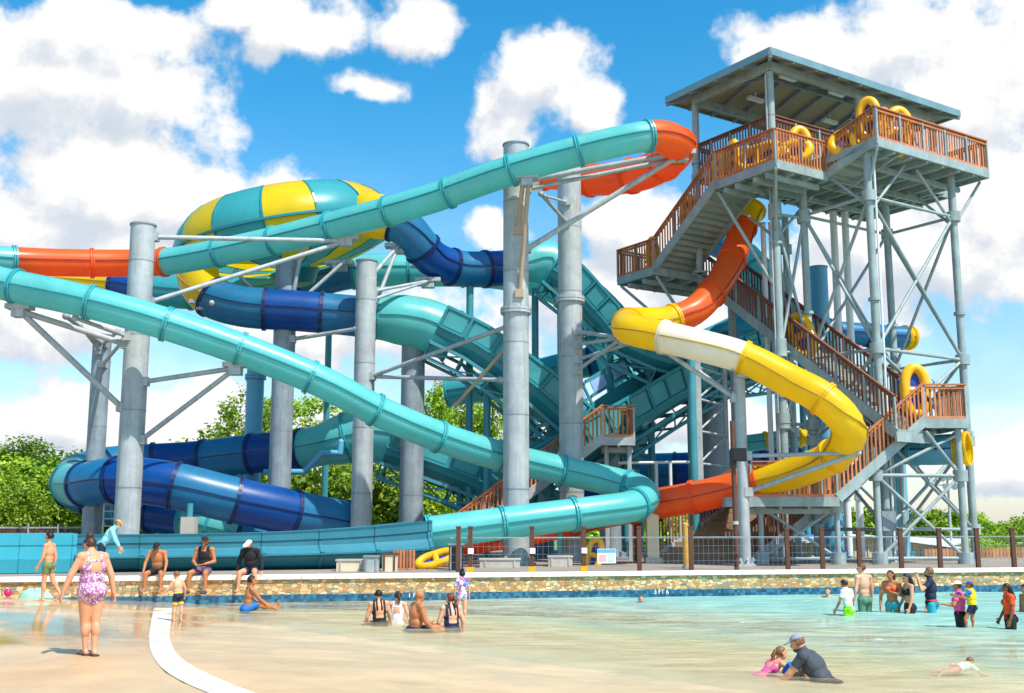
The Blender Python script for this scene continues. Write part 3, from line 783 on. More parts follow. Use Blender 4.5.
def flume(root, ctrl, w, h, main='teal_deep', truss=True, pitch=3.0, panels=True, extra=0.0):
    """open trough; ctrl rows are points of the floor's middle"""
    path = Path([P(*c[:3]) for c in ctrl])
    prof = [(-w / 2 - .08, h), (-w / 2, .62), (-w / 2 + .1, .3), (-w / 2 + .5, .03), (0, -.03), (w / 2 - .5, .03), (w / 2 - .1, .3), (w / 2, .62), (w / 2 + .08, h)]
    inn = [(x * .955, y + .06) for x, y in prof]; inn[0] = (prof[0][0] + .06, h); inn[-1] = (prof[-1][0] - .06, h)
    loop = prof + inn[::-1]
    n = max(1, round(path.len / pitch))
    for i in range(n):
        a, e = path.len * i / n, path.len * (i + 1) / n
        ls = steps(a, e, .6); b = MB(); rs = []
        for l in ls:
            c, t, sd, up = path.frame(l)
            rs.append([c + sd * x + up * y for x, y in loop])
        b.rings(rs, 0, False, True, True)
        # outer rails and stiffeners of the side walls
        for sg in (-1, 1):
            for (x, y, ww, hh) in ((w / 2 + .11, h - .05, .09, .12), (w / 2 + .05, .62, .1, .1)):
                b.rings([[c + sd * (sg * (x + dx)) + up * (y + dy) for dx, dy in ((-ww / 2, -hh / 2), (ww / 2, -hh / 2), (ww / 2, hh / 2), (-ww / 2, hh / 2))] for c, t, sd, up in (path.frame(l) for l in ls)], 0, False, True, True)
            m = max(2, round((e - a) / 1.1))
            for k in range(m):
                l = a + (e - a) * (k + .02) / m; c, t, sd, up = path.frame(l)
                b.beam(c + sd * (sg * (w / 2 + .07)) + up * .62, c + sd * (sg * (w / 2 + .13)) + up * (h - .04), .1, .1, up=t)
        b.build('flume_section', [MAT[main]], root)
        if panels:
            m = max(2, round((e - a) / 1.1))
            for sg in (-1, 1):
                b = MB()
                for k in range(m):
                    l0 = a + (e - a) * (k + .14) / m; l1 = a + (e - a) * (k + .9) / m
                    q = []
                    for l in (l0, l1):
                        c, t, sd, up = path.frame(l)
                        for y in (.72, h - .16):
                            x = w / 2 + .08 * (y - .62) / (h - .62) + .012
                            q.append((c + sd * (sg * x) + up * y, c + sd * (sg * (x + .025)) + up * y))
                    (a0, a1), (b0, b1), (c0, c1), (d0_, d1_) = q
                    b.add([a1, b1, d1_, c1, a0, b0, d0_, c0], [(0, 1, 2, 3), (0, 1, 5, 4), (1, 2, 6, 5), (2, 3, 7, 6), (3, 0, 4, 7)], 0)
                b.build('side_panels', MAT['teal_panel'], root)
    if truss:
        b = MB(); n = max(2, round(path.len / 1.6)); prev = None
        for i in range(n + 1):
            c, t, sd, up = path.frame(path.len * i / n)
            L_, R_ = c - sd * (w * .42) - up * .12, c + sd * (w * .42) - up * .12
            l2, r2 = c - sd * (w * .3) - up * .75, c + sd * (w * .3) - up * .75
            b.beam(L_, R_, .1, .16); b.beam(l2, r2, .08, .1); b.beam(L_, l2, .07, .07); b.beam(R_, r2, .07, .07); b.beam(L_, r2, .05, .05)
            if prev:
                for u_, v_ in zip(prev, (L_, R_, l2, r2)): b.beam(u_, v_, .12, .14)
                b.beam(prev[0], l2, .06, .06); b.beam(prev[3], R_, .06, .06)
            prev = (L_, R_, l2, r2)
        b.build('support_frame', MAT['teal_steel'], root)
    return path

# ------------------------------------------------------------------ A: turquoise body slide in front, with its run-out
gS = 'water slides'
sA = thing('tube_slide', 'long turquoise tube slide sweeping across the front, with orange bends and a trough', 'water slide', P(250, 560, 36) * 1.0, gS)
A = [(505, 186, 46, 'cream'), (545, 177, 45.6, 'orange'), (590, 180, 44.5, None, 1.25), (640, 174, 42.5, None, 1.28), (668, 160, 40.6, None, 1.26), (678, 147, 38.9, None, 1.2), (666, 138, 37.5, None, 1.12), (648, 136, 37, 'teal'),
     (560, 156, 37.2), (500, 174, 37.7), (430, 199, 38.6), (340, 224, 40), (250, 246, 41.4), (164, 262, 42.6, 'orange'), (135, 263, 42.7), (80, 263, 42), (14, 261, 41, 'teal'),
     (-50, 256, 39.5), (-85, 259, 37.5), (-55, 268, 35.9), (0, 283, 35.3), (80, 300, 35.2), (150, 319, 35.6), (240, 349, 36.3), (320, 381, 37), (380, 412, 37.8), (440, 437, 38.8), (500, 456, 39.9),
     (560, 470, 40.8), (606, 480, 41.0), (636, 488, 40.6), (645, 497, 39.6), (632, 506, 38.6), (596, 511.5, 38), (520, 521, 37.2), (428, 533, 36.6)]
tube_slide(sA, A, .54, 'teal', pitch=2.45)
# the run-out trough: a broad channel with a stepped outer wall
def runout(root, a, e, prof, depth, mat, name, n=8, ribs=0, s0=1.0, s1=1.0):
    d = (e - a); d.z = 0; d.normalize(); nrm = V((-d.y, d.x, 0)); prof0 = prof
    b = MB(); rs = []
    for k in range(n + 1):
        q = a.lerp(e, k / n); sc = s0 + (s1 - s0) * (k / n) ** 3; prof = [(x, z * sc) for x, z in prof0]
        o_ = [q - nrm * x + Z * z for x, z in prof]
        o_ += [q + nrm * (x + depth) + Z * z for x, z in prof[::-1]]
        i_ = [q + nrm * (depth - .06) + Z * prof[-1][1], q + nrm * (depth - .2) + Z * .35, q + nrm * .2 + Z * .35, q + nrm * .06 + Z * prof[-1][1]]
        # outer wall up, over the lips, and down inside
        rs.append(o_[:len(prof)] + i_[::-1] + o_[len(prof):])
    b.rings(rs, 0, False, True, True)
    for k in range(ribs + 1):
        q = a.lerp(e, k / max(1, ribs)); sc = s0 + (s1 - s0) * (k / max(1, ribs)) ** 3; prof = [(x, z * sc) for x, z in prof0]
        for (x0, z0), (x1, z1) in zip(prof, prof[1:]):
            b.beam(q - nrm * (x0 + .01) + Z * z0, q - nrm * (x1 + .01) + Z * z1, .12, .06, up=nrm, mat=0)
    return b.build(name, MAT[mat], root)
ra, rb = P(76, 572, 32.2), P(430, 553, 36.0); ra.z = rb.z = GZ
prof = [(-.42, .03), (-.22, .14), (-.06, .34), (.06, .48), (.24, .54), (.24, .6), (-.03, .84), (-.07, .87), (-.07, 1.08), (-.03, 1.1), (-.03, 1.32), (.0, 1.42)]
runout(sA, ra, rb, prof, 1.9, 'teal_trough', 'run_out_trough', 12, 6, .76, 1.06)
rc, rd = P(-120, 572, 30.2), P(73, 572, 32.1); rc.z = rd.z = GZ
runout(sA, rc, rd, [(.0, .02), (.05, .4), (.0, .75), (.02, .8), (.0, 1.12)], 2.2, 'teal_wall', 'end_panel', 4, 7)
# collar where the tube meets the trough
b = MB(); c, dirn = P(428, 533, 36.6), (rb - ra).normalized()
# legs that carry the low tube
for px, d in ((560, 38),):
    q = P(px, 560, d); b.pipe((q.x, q.y + .1, GZ), (q.x, q.y + .1, P(px, 545 - (px - 428) * .13, d).z - .0), .09)
b.build('support_leg', MAT['teal_steel'], sA)

# ------------------------------------------------------------------ B: yellow and orange body slide from the tower
sB = thing('tube_slide', 'yellow, cream and orange tube slide that curls down from under the tower deck', 'water slide', P(800, 560, 37), gS)
B = [(752, 210, 46, 'yellow'), (743, 228, 45.5, 'orange'), (730, 264, 44), (712, 293, 43), (692, 312, 42.2), (674, 319, 42, 'yellow'), (657, 322, 41.6), (637, 322, 41), (627, 325, 39.8), (632, 330, 38.6), (664, 337, 37.9, 'cream'),
     (690, 343, 37.5), (744, 358, 37.2, 'yellow'), (788, 380, 36.7), (826, 401, 36.1), (849, 428, 36.1), (836, 454, 37.4), (800, 471, 38.5), (757, 482, 39.3, 'orange'),
     (700, 496, 40), (655, 504, 40.6), (600, 514, 41.6), (540, 528, 41.5), (490, 536, 40.8), (455, 541, 40.2)]
tube_slide(sB, B, .56, 'yellow', pitch=2.6)
# open orange run-out below the turquoise tube
p0, p1 = P(500, 542, 39.2), P(330, 566, 37.2)
path = Path([P(505, 539, 39.6), P(420, 551, 38.3), P(322, 566, 37)])
b = MB(); rs = []
for l in steps(0, path.len, .6):
    c, t, sd, up = path.frame(l)
    loop = [(-.6, .35), (-.55, .0), (-.3, -.2), (.3, -.2), (.55, 0), (.6, .35), (.54, .35), (.5, .04), (.27, -.14), (-.27, -.14), (-.5, .04), (-.54, .35)]
    rs.append([c + sd * x + up * (y + .1) for x, y in loop])
b.rings(rs, 0, True, True, True); b.build('run_out_trough', MAT['orange'], sB, 'open orange trough at the foot')
for l in (2, 4.6):
    b = MB(); c = path.at(l); b.pipe((c.x, c.y, GZ), (c.x, c.y, c.z - .05), .1)
    b.build('support_leg', MAT['galv'], sB)

# ------------------------------------------------------------------ C: bowl slide
sC = thing('bowl_slide', 'big yellow and turquoise striped bowl with dark blue tubes and hooded turquoise troughs', 'water slide', P(290, 540, 48), gS)
bc = P(288, 236, 48.5)
axis = (Z * 1.0 + V((-.19, -.10, 0))).normalized()
sd_ = axis.cross(V((0, 1, 0))).normalized() * -1
sd_ = V((1, 0, 0)) - axis * axis.x; sd_.normalize(); fw_ = axis.cross(sd_)
SQ = .92
profile = [(1.1, -1.7), (2.2, -1.6), (3.4, -1.25), (4.4, -.85), (4.88, -.5), (5.02, -.1), (4.98, .3), (4.78, .8), (4.36, 1.3), (3.85, 1.66), (3.7, 1.72), (3.55, 1.66), (3.4, 1.48)]
profile = [(r_, z * SQ) for r_, z in profile]
nseg = 14
for k in range(nseg):
    b = MB(); rs = []
    for j in range(7):
        a = 2 * pi * (k + j / 6.0 * .985) / nseg + .22
        rs.append([bc + (sd_ * math.cos(a) + fw_ * math.sin(a)) * r_ + axis * z for r_, z in profile])
    b.rings(rs, 0, True, False)
    for j in (0,):
        rib = []
        for (r_, z) in profile[:11]:
            a = 2 * pi * k / nseg + .22
            o_ = bc + (sd_ * math.cos(a) + fw_ * math.sin(a)) * (r_ + .05) + axis * z; tt = (fw_ * math.cos(a) - sd_ * math.sin(a)) * .045; dd = (sd_ * math.cos(a) + fw_ * math.sin(a)) * .07
            rib.append([o_ - tt - dd, o_ - tt, o_ + tt, o_ + tt - dd])
        b.rings(rib, 1, False)
    yel = k % 2 == 0
    b.build('bowl_panel', [MAT['yellow' if yel else 'teal_deep'], MAT['teal_rib']], sC, ('yellow' if yel else 'turquoise') + ' bowl panel')
b = MB(); b.lathe([(4.9, -.16), (5.13, -.16), (5.13, -.06), (4.9, -.06)], 64, Matrix((sd_, fw_, axis)).transposed().to_4x4(), 0, False)
b.v = [tuple(V(q) + bc) for q in b.v]; b.build('bowl_rim', MAT['teal_rib'], sC)
b = MB(); b.pipe(bc - axis * 2.3, bc - axis * 1.68, .8, 20, 1.15); b.build('bowl_drain', MAT['teal_rib'], sC)
alt_b = {'blue': ('blue', 'light_blue')}
C1 = [(352, 213, 46.4, 'yellow', 1.3), (376, 216, 45.8, None, 1.22), (396, 222, 45.6, 'blue', 1.08), (408, 230, 45.7), (420, 245, 46), (433, 259, 46.5), (456, 268, 47.2), (490, 269, 48), (518, 266, 48.6, 'teal', 1.0), (536, 262, 49, None, 1.25), (549, 264, 49.2, None, 1.35), (560, 272, 49.2, None, 1.35)]
tube_slide(sC, C1, .8, 'blue', pitch=1.75, alt=alt_b)
C2 = [(196, 262, 46, 'yellow'), (200, 283, 45.3), (212, 297, 45.0, 'blue'), (240, 306, 45), (300, 311, 45.3), (345, 315, 45.6), (376, 318, 45.8, 'teal', 1.05), (402, 320, 46, None, 1.25), (425, 325, 46.2, None, 1.32), (452, 336, 46.4, None, 1.3)]
tube_slide(sC, C2, .86, 'blue', pitch=2.3, alt=alt_b)
flume(sC, [(548, 284, 49.2), (570, 301, 49), (600, 333, 48.6), (630, 360, 48.2), (668, 376, 48.5), (715, 382, 50), (760, 378, 53)], 2.3, 1.55)
flume(sC, [(432, 343, 46.2), (470, 362, 46.3), (510, 392, 46.5), (550, 427, 47), (592, 458, 47.5), (625, 470, 48.5)], 2.3, 1.55)

# ------------------------------------------------------------------ D: turquoise and blue slide behind the bowl
sD = thing('tube_slide', 'turquoise and blue tube slide far behind the bowl, mostly hidden', 'water slide', P(200, 540, 54), gS)
D = [(60, 281, 54, 'yellow'), (114, 285, 54, 'blue'), (138, 288, 54, 'teal_deep'), (215, 293, 54), (300, 284, 54, 'light_blue'), (352, 272, 54, 'teal'), (430, 270, 54.5), (500, 273, 55), (560, 290, 56), (600, 330, 57), (620, 380, 57), (640, 430, 57)]
tube_slide(sD, D, .85, 'teal', pitch=3)

# ------------------------------------------------------------------ E: upper flume behind the wooden landing
sE = thing('flume_slide', 'turquoise trough slide with lilac windows climbing right behind the small wooden landing', 'water slide', P(640, 540, 47), gS)
pe = flume(sE, [(775, 350, 54), (740, 368, 51.5), (700, 390, 49.5), (660, 413, 48), (622, 438, 46.8), (585, 462, 46), (545, 486, 45.5)], 2.2, 1.7)
plain('lilac_panel', hexc('9cc0ea'), rough=.25)
for k in range(5):
    b = MB(); l = 7.4 + k * 1.3
    c, t, sd, up = pe.frame(l)
    b.beam(c + sd * 1.12 + up * 2.32 - t * .4, c + sd * 1.12 + up * 2.32 + t * .4, .05, .5, up=up)
    b.build('window_panel', MAT['lilac_panel'], sE)
    b = MB(); b.beam(c + sd * 1.12 + up * 1.98 - t * .62, c + sd * 1.12 + up * 1.98 + t * .62, .08, .14, up=up); b.beam(c + sd * 1.12 + up * 2.66 - t * .62, c + sd * 1.12 + up * 2.66 + t * .62, .1, .14, up=up); b.beam(c + sd * 1.12 + up * 1.6 - t * .52, c + sd * 1.12 + up * 2.68 - t * .52, .1, .1, up=t); b.build('window_frame', MAT['teal_steel'], sE)
b = MB(); rs = []
for l in steps(0, 4.2, .5):
    c, t, sd, up = pe.frame(l)
    rs.append([c + sd * (1.2 * math.cos(a)) + up * (1.2 + 1.15 * math.sin(a)) for a in [pi * i / 12 for i in range(13)]])
b.rings(rs, 0, True, False); b.build('hood', MAT['teal_deep'], sE)

# ------------------------------------------------------------------ G/H: low blue slide at the left with a funnel hood
sH = thing('tube_slide', 'big blue and turquoise tube slide that bends back on itself low at the left', 'water slide', P(180, 540, 45), gS)
H_ = [(398, 436, 48, 'teal', 1.5), (372, 433, 48, None, 1.48), (345, 439, 48, None, 1.25), (318, 446, 48.2, None, 1.02), (302, 449, 48.5, 'blue', 1.0), (250, 454, 49), (190, 461, 49.6), (140, 464, 49.4), (100, 468, 48.4, 'light_blue'), (78, 476, 46.8, 'teal'), (74, 483, 45), (88, 484, 43.4, 'light_blue'), (118, 480, 42.3, 'blue'), (165, 484, 42), (230, 499, 42.6), (290, 512, 43.6), (345, 523, 45)]
tube_slide(sH, H_, .88, 'blue', pitch=2.4, alt=alt_b)
flume(sH, [(385, 462, 48), (420, 474, 48), (460, 490, 48.2), (500, 508, 48.6), (545, 528, 49.4)], 2.3, 1.5)
b = MB()
q = [P(264, 472, 46.5), P(304, 472, 46.5), P(322, 453, 46.5), P(340, 453, 46.5), P(341, 442, 46.5)]
for a_, e_ in zip(q, q[1:]): b.pipe(a_, e_, .13); b.ellipsoid(e_, (.13, .13, .13))
b.build('water_pipe', MAT['steel_blue'], sH)

sI = thing('tube_slide', 'low turquoise and blue tube slide running behind the run-out trough at the left', 'water slide', P(150, 540, 49), gS)
tube_slide(sI, [(70, 490, 52, 'light_blue'), (95, 502, 51), (124, 509, 50.2, 'teal'), (152, 514, 49.8, 'blue'), (186, 519, 49.4, 'teal'), (215, 526, 49), (245, 533, 48.6, 'light_blue'), (275, 541, 48.6)], .78, 'teal', pitch=1.6)

sO = thing('tube_slide', 'turquoise and blue tube slide crossing far behind the two tall front columns', 'water slide', P(560, 540, 57), gS)
tube_slide(sO, [(448, 392, 60, 'teal_deep'), (500, 384, 59.5), (545, 372, 59), (590, 362, 58.5, 'light_blue'), (640, 356, 58, 'teal_deep'), (700, 346, 58), (745, 326, 58)], .8, 'teal_deep', pitch=2.4)
# ------------------------------------------------------------------ tubes behind the tower
sJ = thing('tube_slide', 'turquoise tube slide that spirals down behind the tower stair', 'water slide', P(770, 540, 53), gS)
tube_slide(sJ, [(712, 238, 55, 'light_blue'), (735, 250, 54, 'teal'), (757, 275, 53), (772, 303, 52.5), (792, 322, 52.5), (815, 331, 53), (838, 345, 54.5)], .85, 'teal', pitch=1.8)
sK = thing('tube_slide', 'short blue tube with a yellow rim sticking out behind the middle of the tower', 'water slide', P(850, 540, 54), gS)
tube_slide(sK, [(786, 330, 53, 'light_blue'), (845, 333, 53.5), (893, 337, 54), (905, 337.5, 54.1, 'yellow'), (909, 338, 54.2)], .56, 'light_blue', pitch=2.0, ends=(False, True))
sL = thing('tube_slide', 'short blue tube with a yellow mouth under the right stair landing', 'water slide', P(930, 540, 46), gS)
tube_slide(sL, [(850, 441, 43.6, 'steel_blue'), (888, 448, 42.0), (922, 450, 40.9), (957, 449, 40.2, 'yellow'), (967, 448.5, 40.0)], .56, 'steel_blue', pitch=1.7, ends=(False, True))
sM = thing('tube_slide', 'dark blue tube slide lying low behind the steel frame in the middle', 'water slide', P(660, 540, 57), gS)
tube_slide(sM, [(585, 482, 58, 'blue'), (640, 478, 57.5), (700, 476, 57), (760, 470, 57), (815, 446, 56), (845, 410, 55.5), (852, 372, 55)], 1.25, 'blue', pitch=2.4, alt=alt_b)
sN = thing('tube_slide', 'thin turquoise and yellow tube seen through the tower legs', 'water slide', P(770, 540, 51), gS)
tube_slide(sN, [(735, 445, 52, 'teal'), (766, 441, 51.5, 'yellow'), (772, 440, 51.5, 'teal'), (800, 438, 51, 'yellow'), (822, 436, 51)], .4, 'teal', pitch=2)
for (root, spots) in ((sC, ((470, 47.5, 288), (535, 49.4, 295), (610, 48.5, 350), (650, 48.3, 372), (487, 46.5, 384), (550, 47, 434))), (sD, ((330, 54, 290), (560, 56, 300), (620, 57, 380))), (sE, ((690, 49.5, 402), (625, 46.8, 446))), (sH, ((190, 42.4, 510), (240, 49, 470), (460, 48.2, 500))), (sI, ((225, 49, 545),)),
                      (sJ, ((775, 52.7, 318), (735, 54, 262))), (sK, ((870, 53.8, 350), (800, 53.2, 345))), (sL, ((893, 42.1, 458),)), (sM, ((640, 57.5, 498), (745, 57, 492))), (sN, ((780, 51.3, 446),)), (sO, ((530, 59.2, 380), (620, 58.2, 362), (718, 58, 344))), (sB, ((690, 42.2, 322),))):
    for px, d, tp in spots:
        q = P(px, tp, d); b = MB(); b.pipe((q.x, q.y, gz(q.x, q.y) - .02), (q.x, q.y, q.z + .3), .16, 12)
        b.build('support_leg', MAT['teal_steel'], root)
# ------------------------------------------------------------------ steel columns
gCol = 'steel columns that carry the slides'
def column(label, px, py, d, r, top_py, mat='galv', rings=(), arms=(), saddles=(), lean=0, name='steel_column', base=True, group=gCol, cap=True):
    q = P(px, py, d); zt = zat(q, top_py)
    GZ = gz(q.x, q.y); t = thing(name, label, 'column' if name == 'steel_column' else 'pipe', (q.x, q.y, GZ), group)
    b = MB(); b.pipe((q.x, q.y, GZ - .02), (q.x, q.y, zt), r, 24); b.build('shaft', MAT[mat], t)
    if r > .3:
        for k in range(1, int((zt - GZ) / 2.6) + 1):
            z = GZ + k * 2.6; b = MB(); b.pipe((q.x, q.y, z - .02), (q.x, q.y, z + .02), r + .008, 24, caps=False); b.build('weld_seam', MAT['galv_dark' if mat == 'galv' else mat], t)
    if base:
        b = MB(); b.box((q.x, q.y, GZ + .04), (r * 3, r * 3, .08))
        for k in range(8):
            a = k * pi / 4; b.pipe((q.x + math.cos(a) * r * 1.3, q.y + math.sin(a) * r * 1.3, GZ + .05), (q.x + math.cos(a) * r * 1.3, q.y + math.sin(a) * r * 1.3, GZ + .2), .03, 6)
            b.beam((q.x + math.cos(a) * r * .95, q.y + math.sin(a) * r * .95, GZ + .2), (q.x + math.cos(a) * r * 1.35, q.y + math.sin(a) * r * 1.35, GZ + .12), .03, .24)
        b.build('base_plate', MAT[mat], t)
    if cap:
        b = MB(); b.pipe((q.x, q.y, zt), (q.x, q.y, zt + .05), r * 1.08, 24); b.build('cap_plate', MAT['galv_dark'], t)
    for ry in rings:
        z = zat(q, ry)
        b = MB(); b.pipe((q.x, q.y, z - .1), (q.x, q.y, z - .012), r * 1.22, 24); b.pipe((q.x, q.y, z + .012), (q.x, q.y, z + .1), r * 1.22, 24)
        for k in range(16):
            a = k * pi / 8; b.pipe((q.x + math.cos(a) * r * 1.13, q.y + math.sin(a) * r * 1.13, z - .14), (q.x + math.cos(a) * r * 1.13, q.y + math.sin(a) * r * 1.13, z + .14), .03, 6)
        b.build('flange', MAT[mat], t)
    for (ax, ay, ex, ey, ed, rr, mm) in arms:
        # from this column at row ay to a point (ex, ey) at depth ed
        z = zat(q, ay); e = P(ex, ey, ed); dv = V((e.x - q.x, e.y - q.y, 0))
        s = V((q.x, q.y, z)) + (dv.normalized() * r * .9 if dv.length > .3 else V((0, -r * .9, 0)))
        b = MB(); b.pipe(s, e, rr, 10)
        dd = (e - s).normalized(); b.box(s, (.3, .3, .3)); b.ellipsoid(e, (rr * 1.6, rr * 1.6, rr * 1.6), None, 8, 6)
        b.build('arm', MAT[mm], t)
    for (sx, sy, sd, w) in saddles:
        c = P(sx, sy, sd); b = MB()
        b.box(c, (w, .5, .16)); b.box(c - Z * .2, (w * .5, .4, .28)); b.build('saddle', MAT['galv'], t)
    return t
g, rm, ts = 'galv', 'rust_arm', 'teal_steel'
A_ = .085
column('tall pale steel column at the left, its top in front of the orange bend', 137, 340, 37.3, .42, 226, arms=[(0, 236, 347, 241, 40.2, A_, g), (0, 301, 347, 241, 40.2, A_, g), (0, 345, 20, 311, 35.4, .1, g), (0, 408, 20, 311, 35.4, .1, g), (0, 338, 75, 318, 35.4, .07, g),
       (0, 382, 236, 368, 36.4, A_, g), (0, 440, 236, 368, 36.4, A_, g)], saddles=[(20, 307, 35.4, .8), (236, 365, 36.4, .8), (347, 238, 40.2, .9)])
column('slimmer dark steel column just left of the tallest left one, with a forked top', 97, 430, 43.5, .36, 336, 'galv_dark', arms=[(0, 345, 66, 316, 36.5, A_, g), (0, 365, 122, 342, 41, .07, g), (0, 345, 118, 331, 41, .07, g), (0, 352, 80, 325, 40, .07, g)])
column('steel column under the striped bowl', 283, 380, 45.6, .46, 262, 'galv_dark', arms=[(0, 318, 212, 303, 44.2, A_, g), (0, 313, 236, 272, 45, A_, g), (0, 300, 302, 249, 45, A_, g), (0, 305, 344, 262, 46, A_, g), (0, 340, 356, 329, 43.9, A_, g), (0, 320, 200, 302, 44.4, A_, g)], saddles=[(205, 302, 44.6, 1.2), (340, 263, 46.4, 1.2)])
column('steel column right of the bowl, ending below the dark blue elbow', 364, 390, 44, .42, 262, arms=[(0, 273, 398, 246, 45.6, A_, g), (0, 312, 398, 246, 45.6, A_, g), (0, 290, 428, 281, 46.2, .07, g), (0, 298, 428, 281, 46.2, .07, g), (0, 377, 506, 327, 40.2, A_, g), (0, 377, 500, 380, 41.4, A_, g)], saddles=[(398, 246, 45.8, 1.1), (428, 280, 46.4, 1.1)])
column('dark broad steel column behind the funnel end of the blue tube, under the hooded trough', 412, 440, 46.4, .5, 344, 'galv_dark', arms=[(0, 352, 455, 347, 46.6, .1, ts)])
column('tallest front column left of its twin, its cap rising above the turquoise tube', 516, 400, 38.9, .46, 146, rings=(311,), arms=[(0, 181, 678, 153, 38.4, .1, g), (0, 189, 690, 156, 39, .08, g), (0, 249, 678, 156, 38.4, .1, g), (0, 296, 529, 178, 37.4, .085, rm), (0, 234, 523, 180, 37.4, .085, rm), (0, 345, 456, 405, 41, .07, rm)], saddles=[(527, 177, 37.4, .8), (680, 153, 38.6, 1.1)])
column('second tall front column right of the tallest one, top hidden by the turquoise tube', 571, 400, 42.4, .47, 166, rings=(300,), arms=[(0, 225, 541, 194, 39, .07, g), (0, 205, 545, 196, 39, .05, g), (0, 333, 622, 338, 39.5, .08, g), (0, 346, 622, 338, 39.5, .07, g), (0, 372, 622, 338, 39.5, .07, g), (0, 361, 640, 340, 39, .07, g)], saddles=[(624, 336, 39.3, .8)])
column('slim light blue column in front of the trees, with a flange ring near its top', 254, 420, 53, .42, 366, 'steel_blue', rings=(377,))
column('pale steel column hidden behind the yellow tube, holding the lower orange run', 742, 460, 37.6, .19, 366, arms=[(0, 398, 666, 352, 38, .08, g), (0, 396, 700, 372, 38.6, .06, g), (0, 492, 858, 453, 36.3, .08, g), (0, 456, 858, 453, 36.3, .07, g)], saddles=[(742, 368, 37.3, .8)])
column('fat grey blue column behind the steel frame, left of the tower', 711, 420, 50, .6, 340, 'galv_dark')
column('thick blue column behind the tower braces', 824, 400, 50.5, .42, 268, 'steel_blue', name='steel_column')
column('fat light blue pier below the lower wooden landing', 833, 530, 47, .42, 470, 'steel_blue')
column('grey column under the small wooden landing', 610, 490, 46, .44, 438, 'galv_dark')
column('blue grey post between the right tower legs', 903, 500, 47, .2, 455, 'steel_blue')
column('dark steel column between the two front ones and the wood stair', 545, 540, 47.5, .3, 470, 'galv_dark')
for i, (px, lab) in enumerate(((769.5, 'left'), (777.5, 'right'))):
    column('white riser pipe nearest the left tower leg, %s one of the pair' % lab, px, 400, 45.2, .11, 224, 'pipe_white', name='water_pipe', group='white riser pipes inside the tower', base=False)
for i, (px, lab) in enumerate(((842, 'left'), (854, 'right'))):
    column('white riser pipe beside the thick blue column, %s one of the pair' % lab, px, 400, 48.5, .16, 212, 'pipe_white', name='water_pipe', group='white riser pipes inside the tower', base=False, rings=(497,))
# white pipe frame in the middle
t = thing('pipe_frame', 'white pipe frame standing in front of the dark blue tube', 'frame', P(680, 560, 44), None)
for px in (657, 671, 696):
    b = MB(); q = P(px, 500, 45); b.pipe((q.x, q.y, GZ), (q.x, q.y, zat(q, 463)), .07); b.build('post', MAT['pipe_white'], t)
b = MB(); b.pipe(P(618, 463, 45), P(702, 462, 45), .06); b.build('top_rail', MAT['pipe_white'], t)
# steel lattice mast left of the tower
t = thing('lattice_mast', 'slim galvanised mast of two legs with cross braces, left of the pale post', 'mast', (P(712, 560, 44).x, P(712, 560, 44).y, GZ))
qa, qb = P(699, 450, 43.5), P(727, 450, 46)
b = MB(); za, zb = zat(qa, 362), zat(qb, 362)
b.beam((qa.x, qa.y, GZ), (qa.x, qa.y, za), .26, .26); b.build('leg', MAT['galv'], t); b = MB(); b.beam((qb.x, qb.y, GZ), (qb.x, qb.y, zb), .16, .16); b.build('leg', MAT['galv'], t)
b = MB()
n = 5
for k in range(n + 1):
    z = GZ + 1.2 + (za - GZ - 1.4) * k / n; b.pipe((qa.x, qa.y, z), (qb.x, qb.y, z), .05, 8)
    if k < n:
        z2 = z + (za - GZ - 1.4) / n; b.pipe((qa.x, qa.y, z), (qb.x, qb.y, z2), .045, 8)
b.build('brace', MAT['galv'], t)
# ------------------------------------------------------------------ stair tower
U_ = V((math.sin(R(56.5)), math.cos(R(56.5)), 0)); V_ = V((-U_.y, U_.x, 0))
RH = 1.28                                          # rail height
tw = thing('slide_tower', 'tall steel slide tower with wood picket railings, zigzag stairs and a low hipped metal roof', 'tower', (P(850, 560, 41).x, P(850, 560, 41).y, GZ))

RJ = random.Random(11)
def railing(mb_steel, mb_wood, a, e, up=True, h=RH, n_post=None):
    a, e = V(a), V(e); d = e - a; L = d.length
    if L < .2: return
    dh = V((d.x, d.y, 0)); Lh = dh.length; t = dh / Lh; nrm = V((-t.y, t.x, 0))
    np_ = n_post or max(1, round(Lh / 1.3))
    for k in range(np_ + 1):
        q = a + d * (k / np_)
        mb_steel.append(MB().box(q + Z * (h / 2 - .1), (.07 + .011 * RJ.random(), .07 + .011 * RJ.random(), h + .1), (t, nrm, Z)))
    mb_wood.beam(a + Z * h, e + Z * h, .15, .05)
    mb_wood.beam(a + Z * (h - .12) , e + Z * (h - .12), .05, .09)
    mb_wood.beam(a + Z * .1, e + Z * .1, .05, .09)
    m = max(2, round(Lh / .165))
    for k in range(m):
        q = a + d * ((k + .5) / m)
        mb_wood.box(q + Z * (h / 2 + .02) + nrm * .045, (.07, .028, h - .16), (t, nrm, Z))
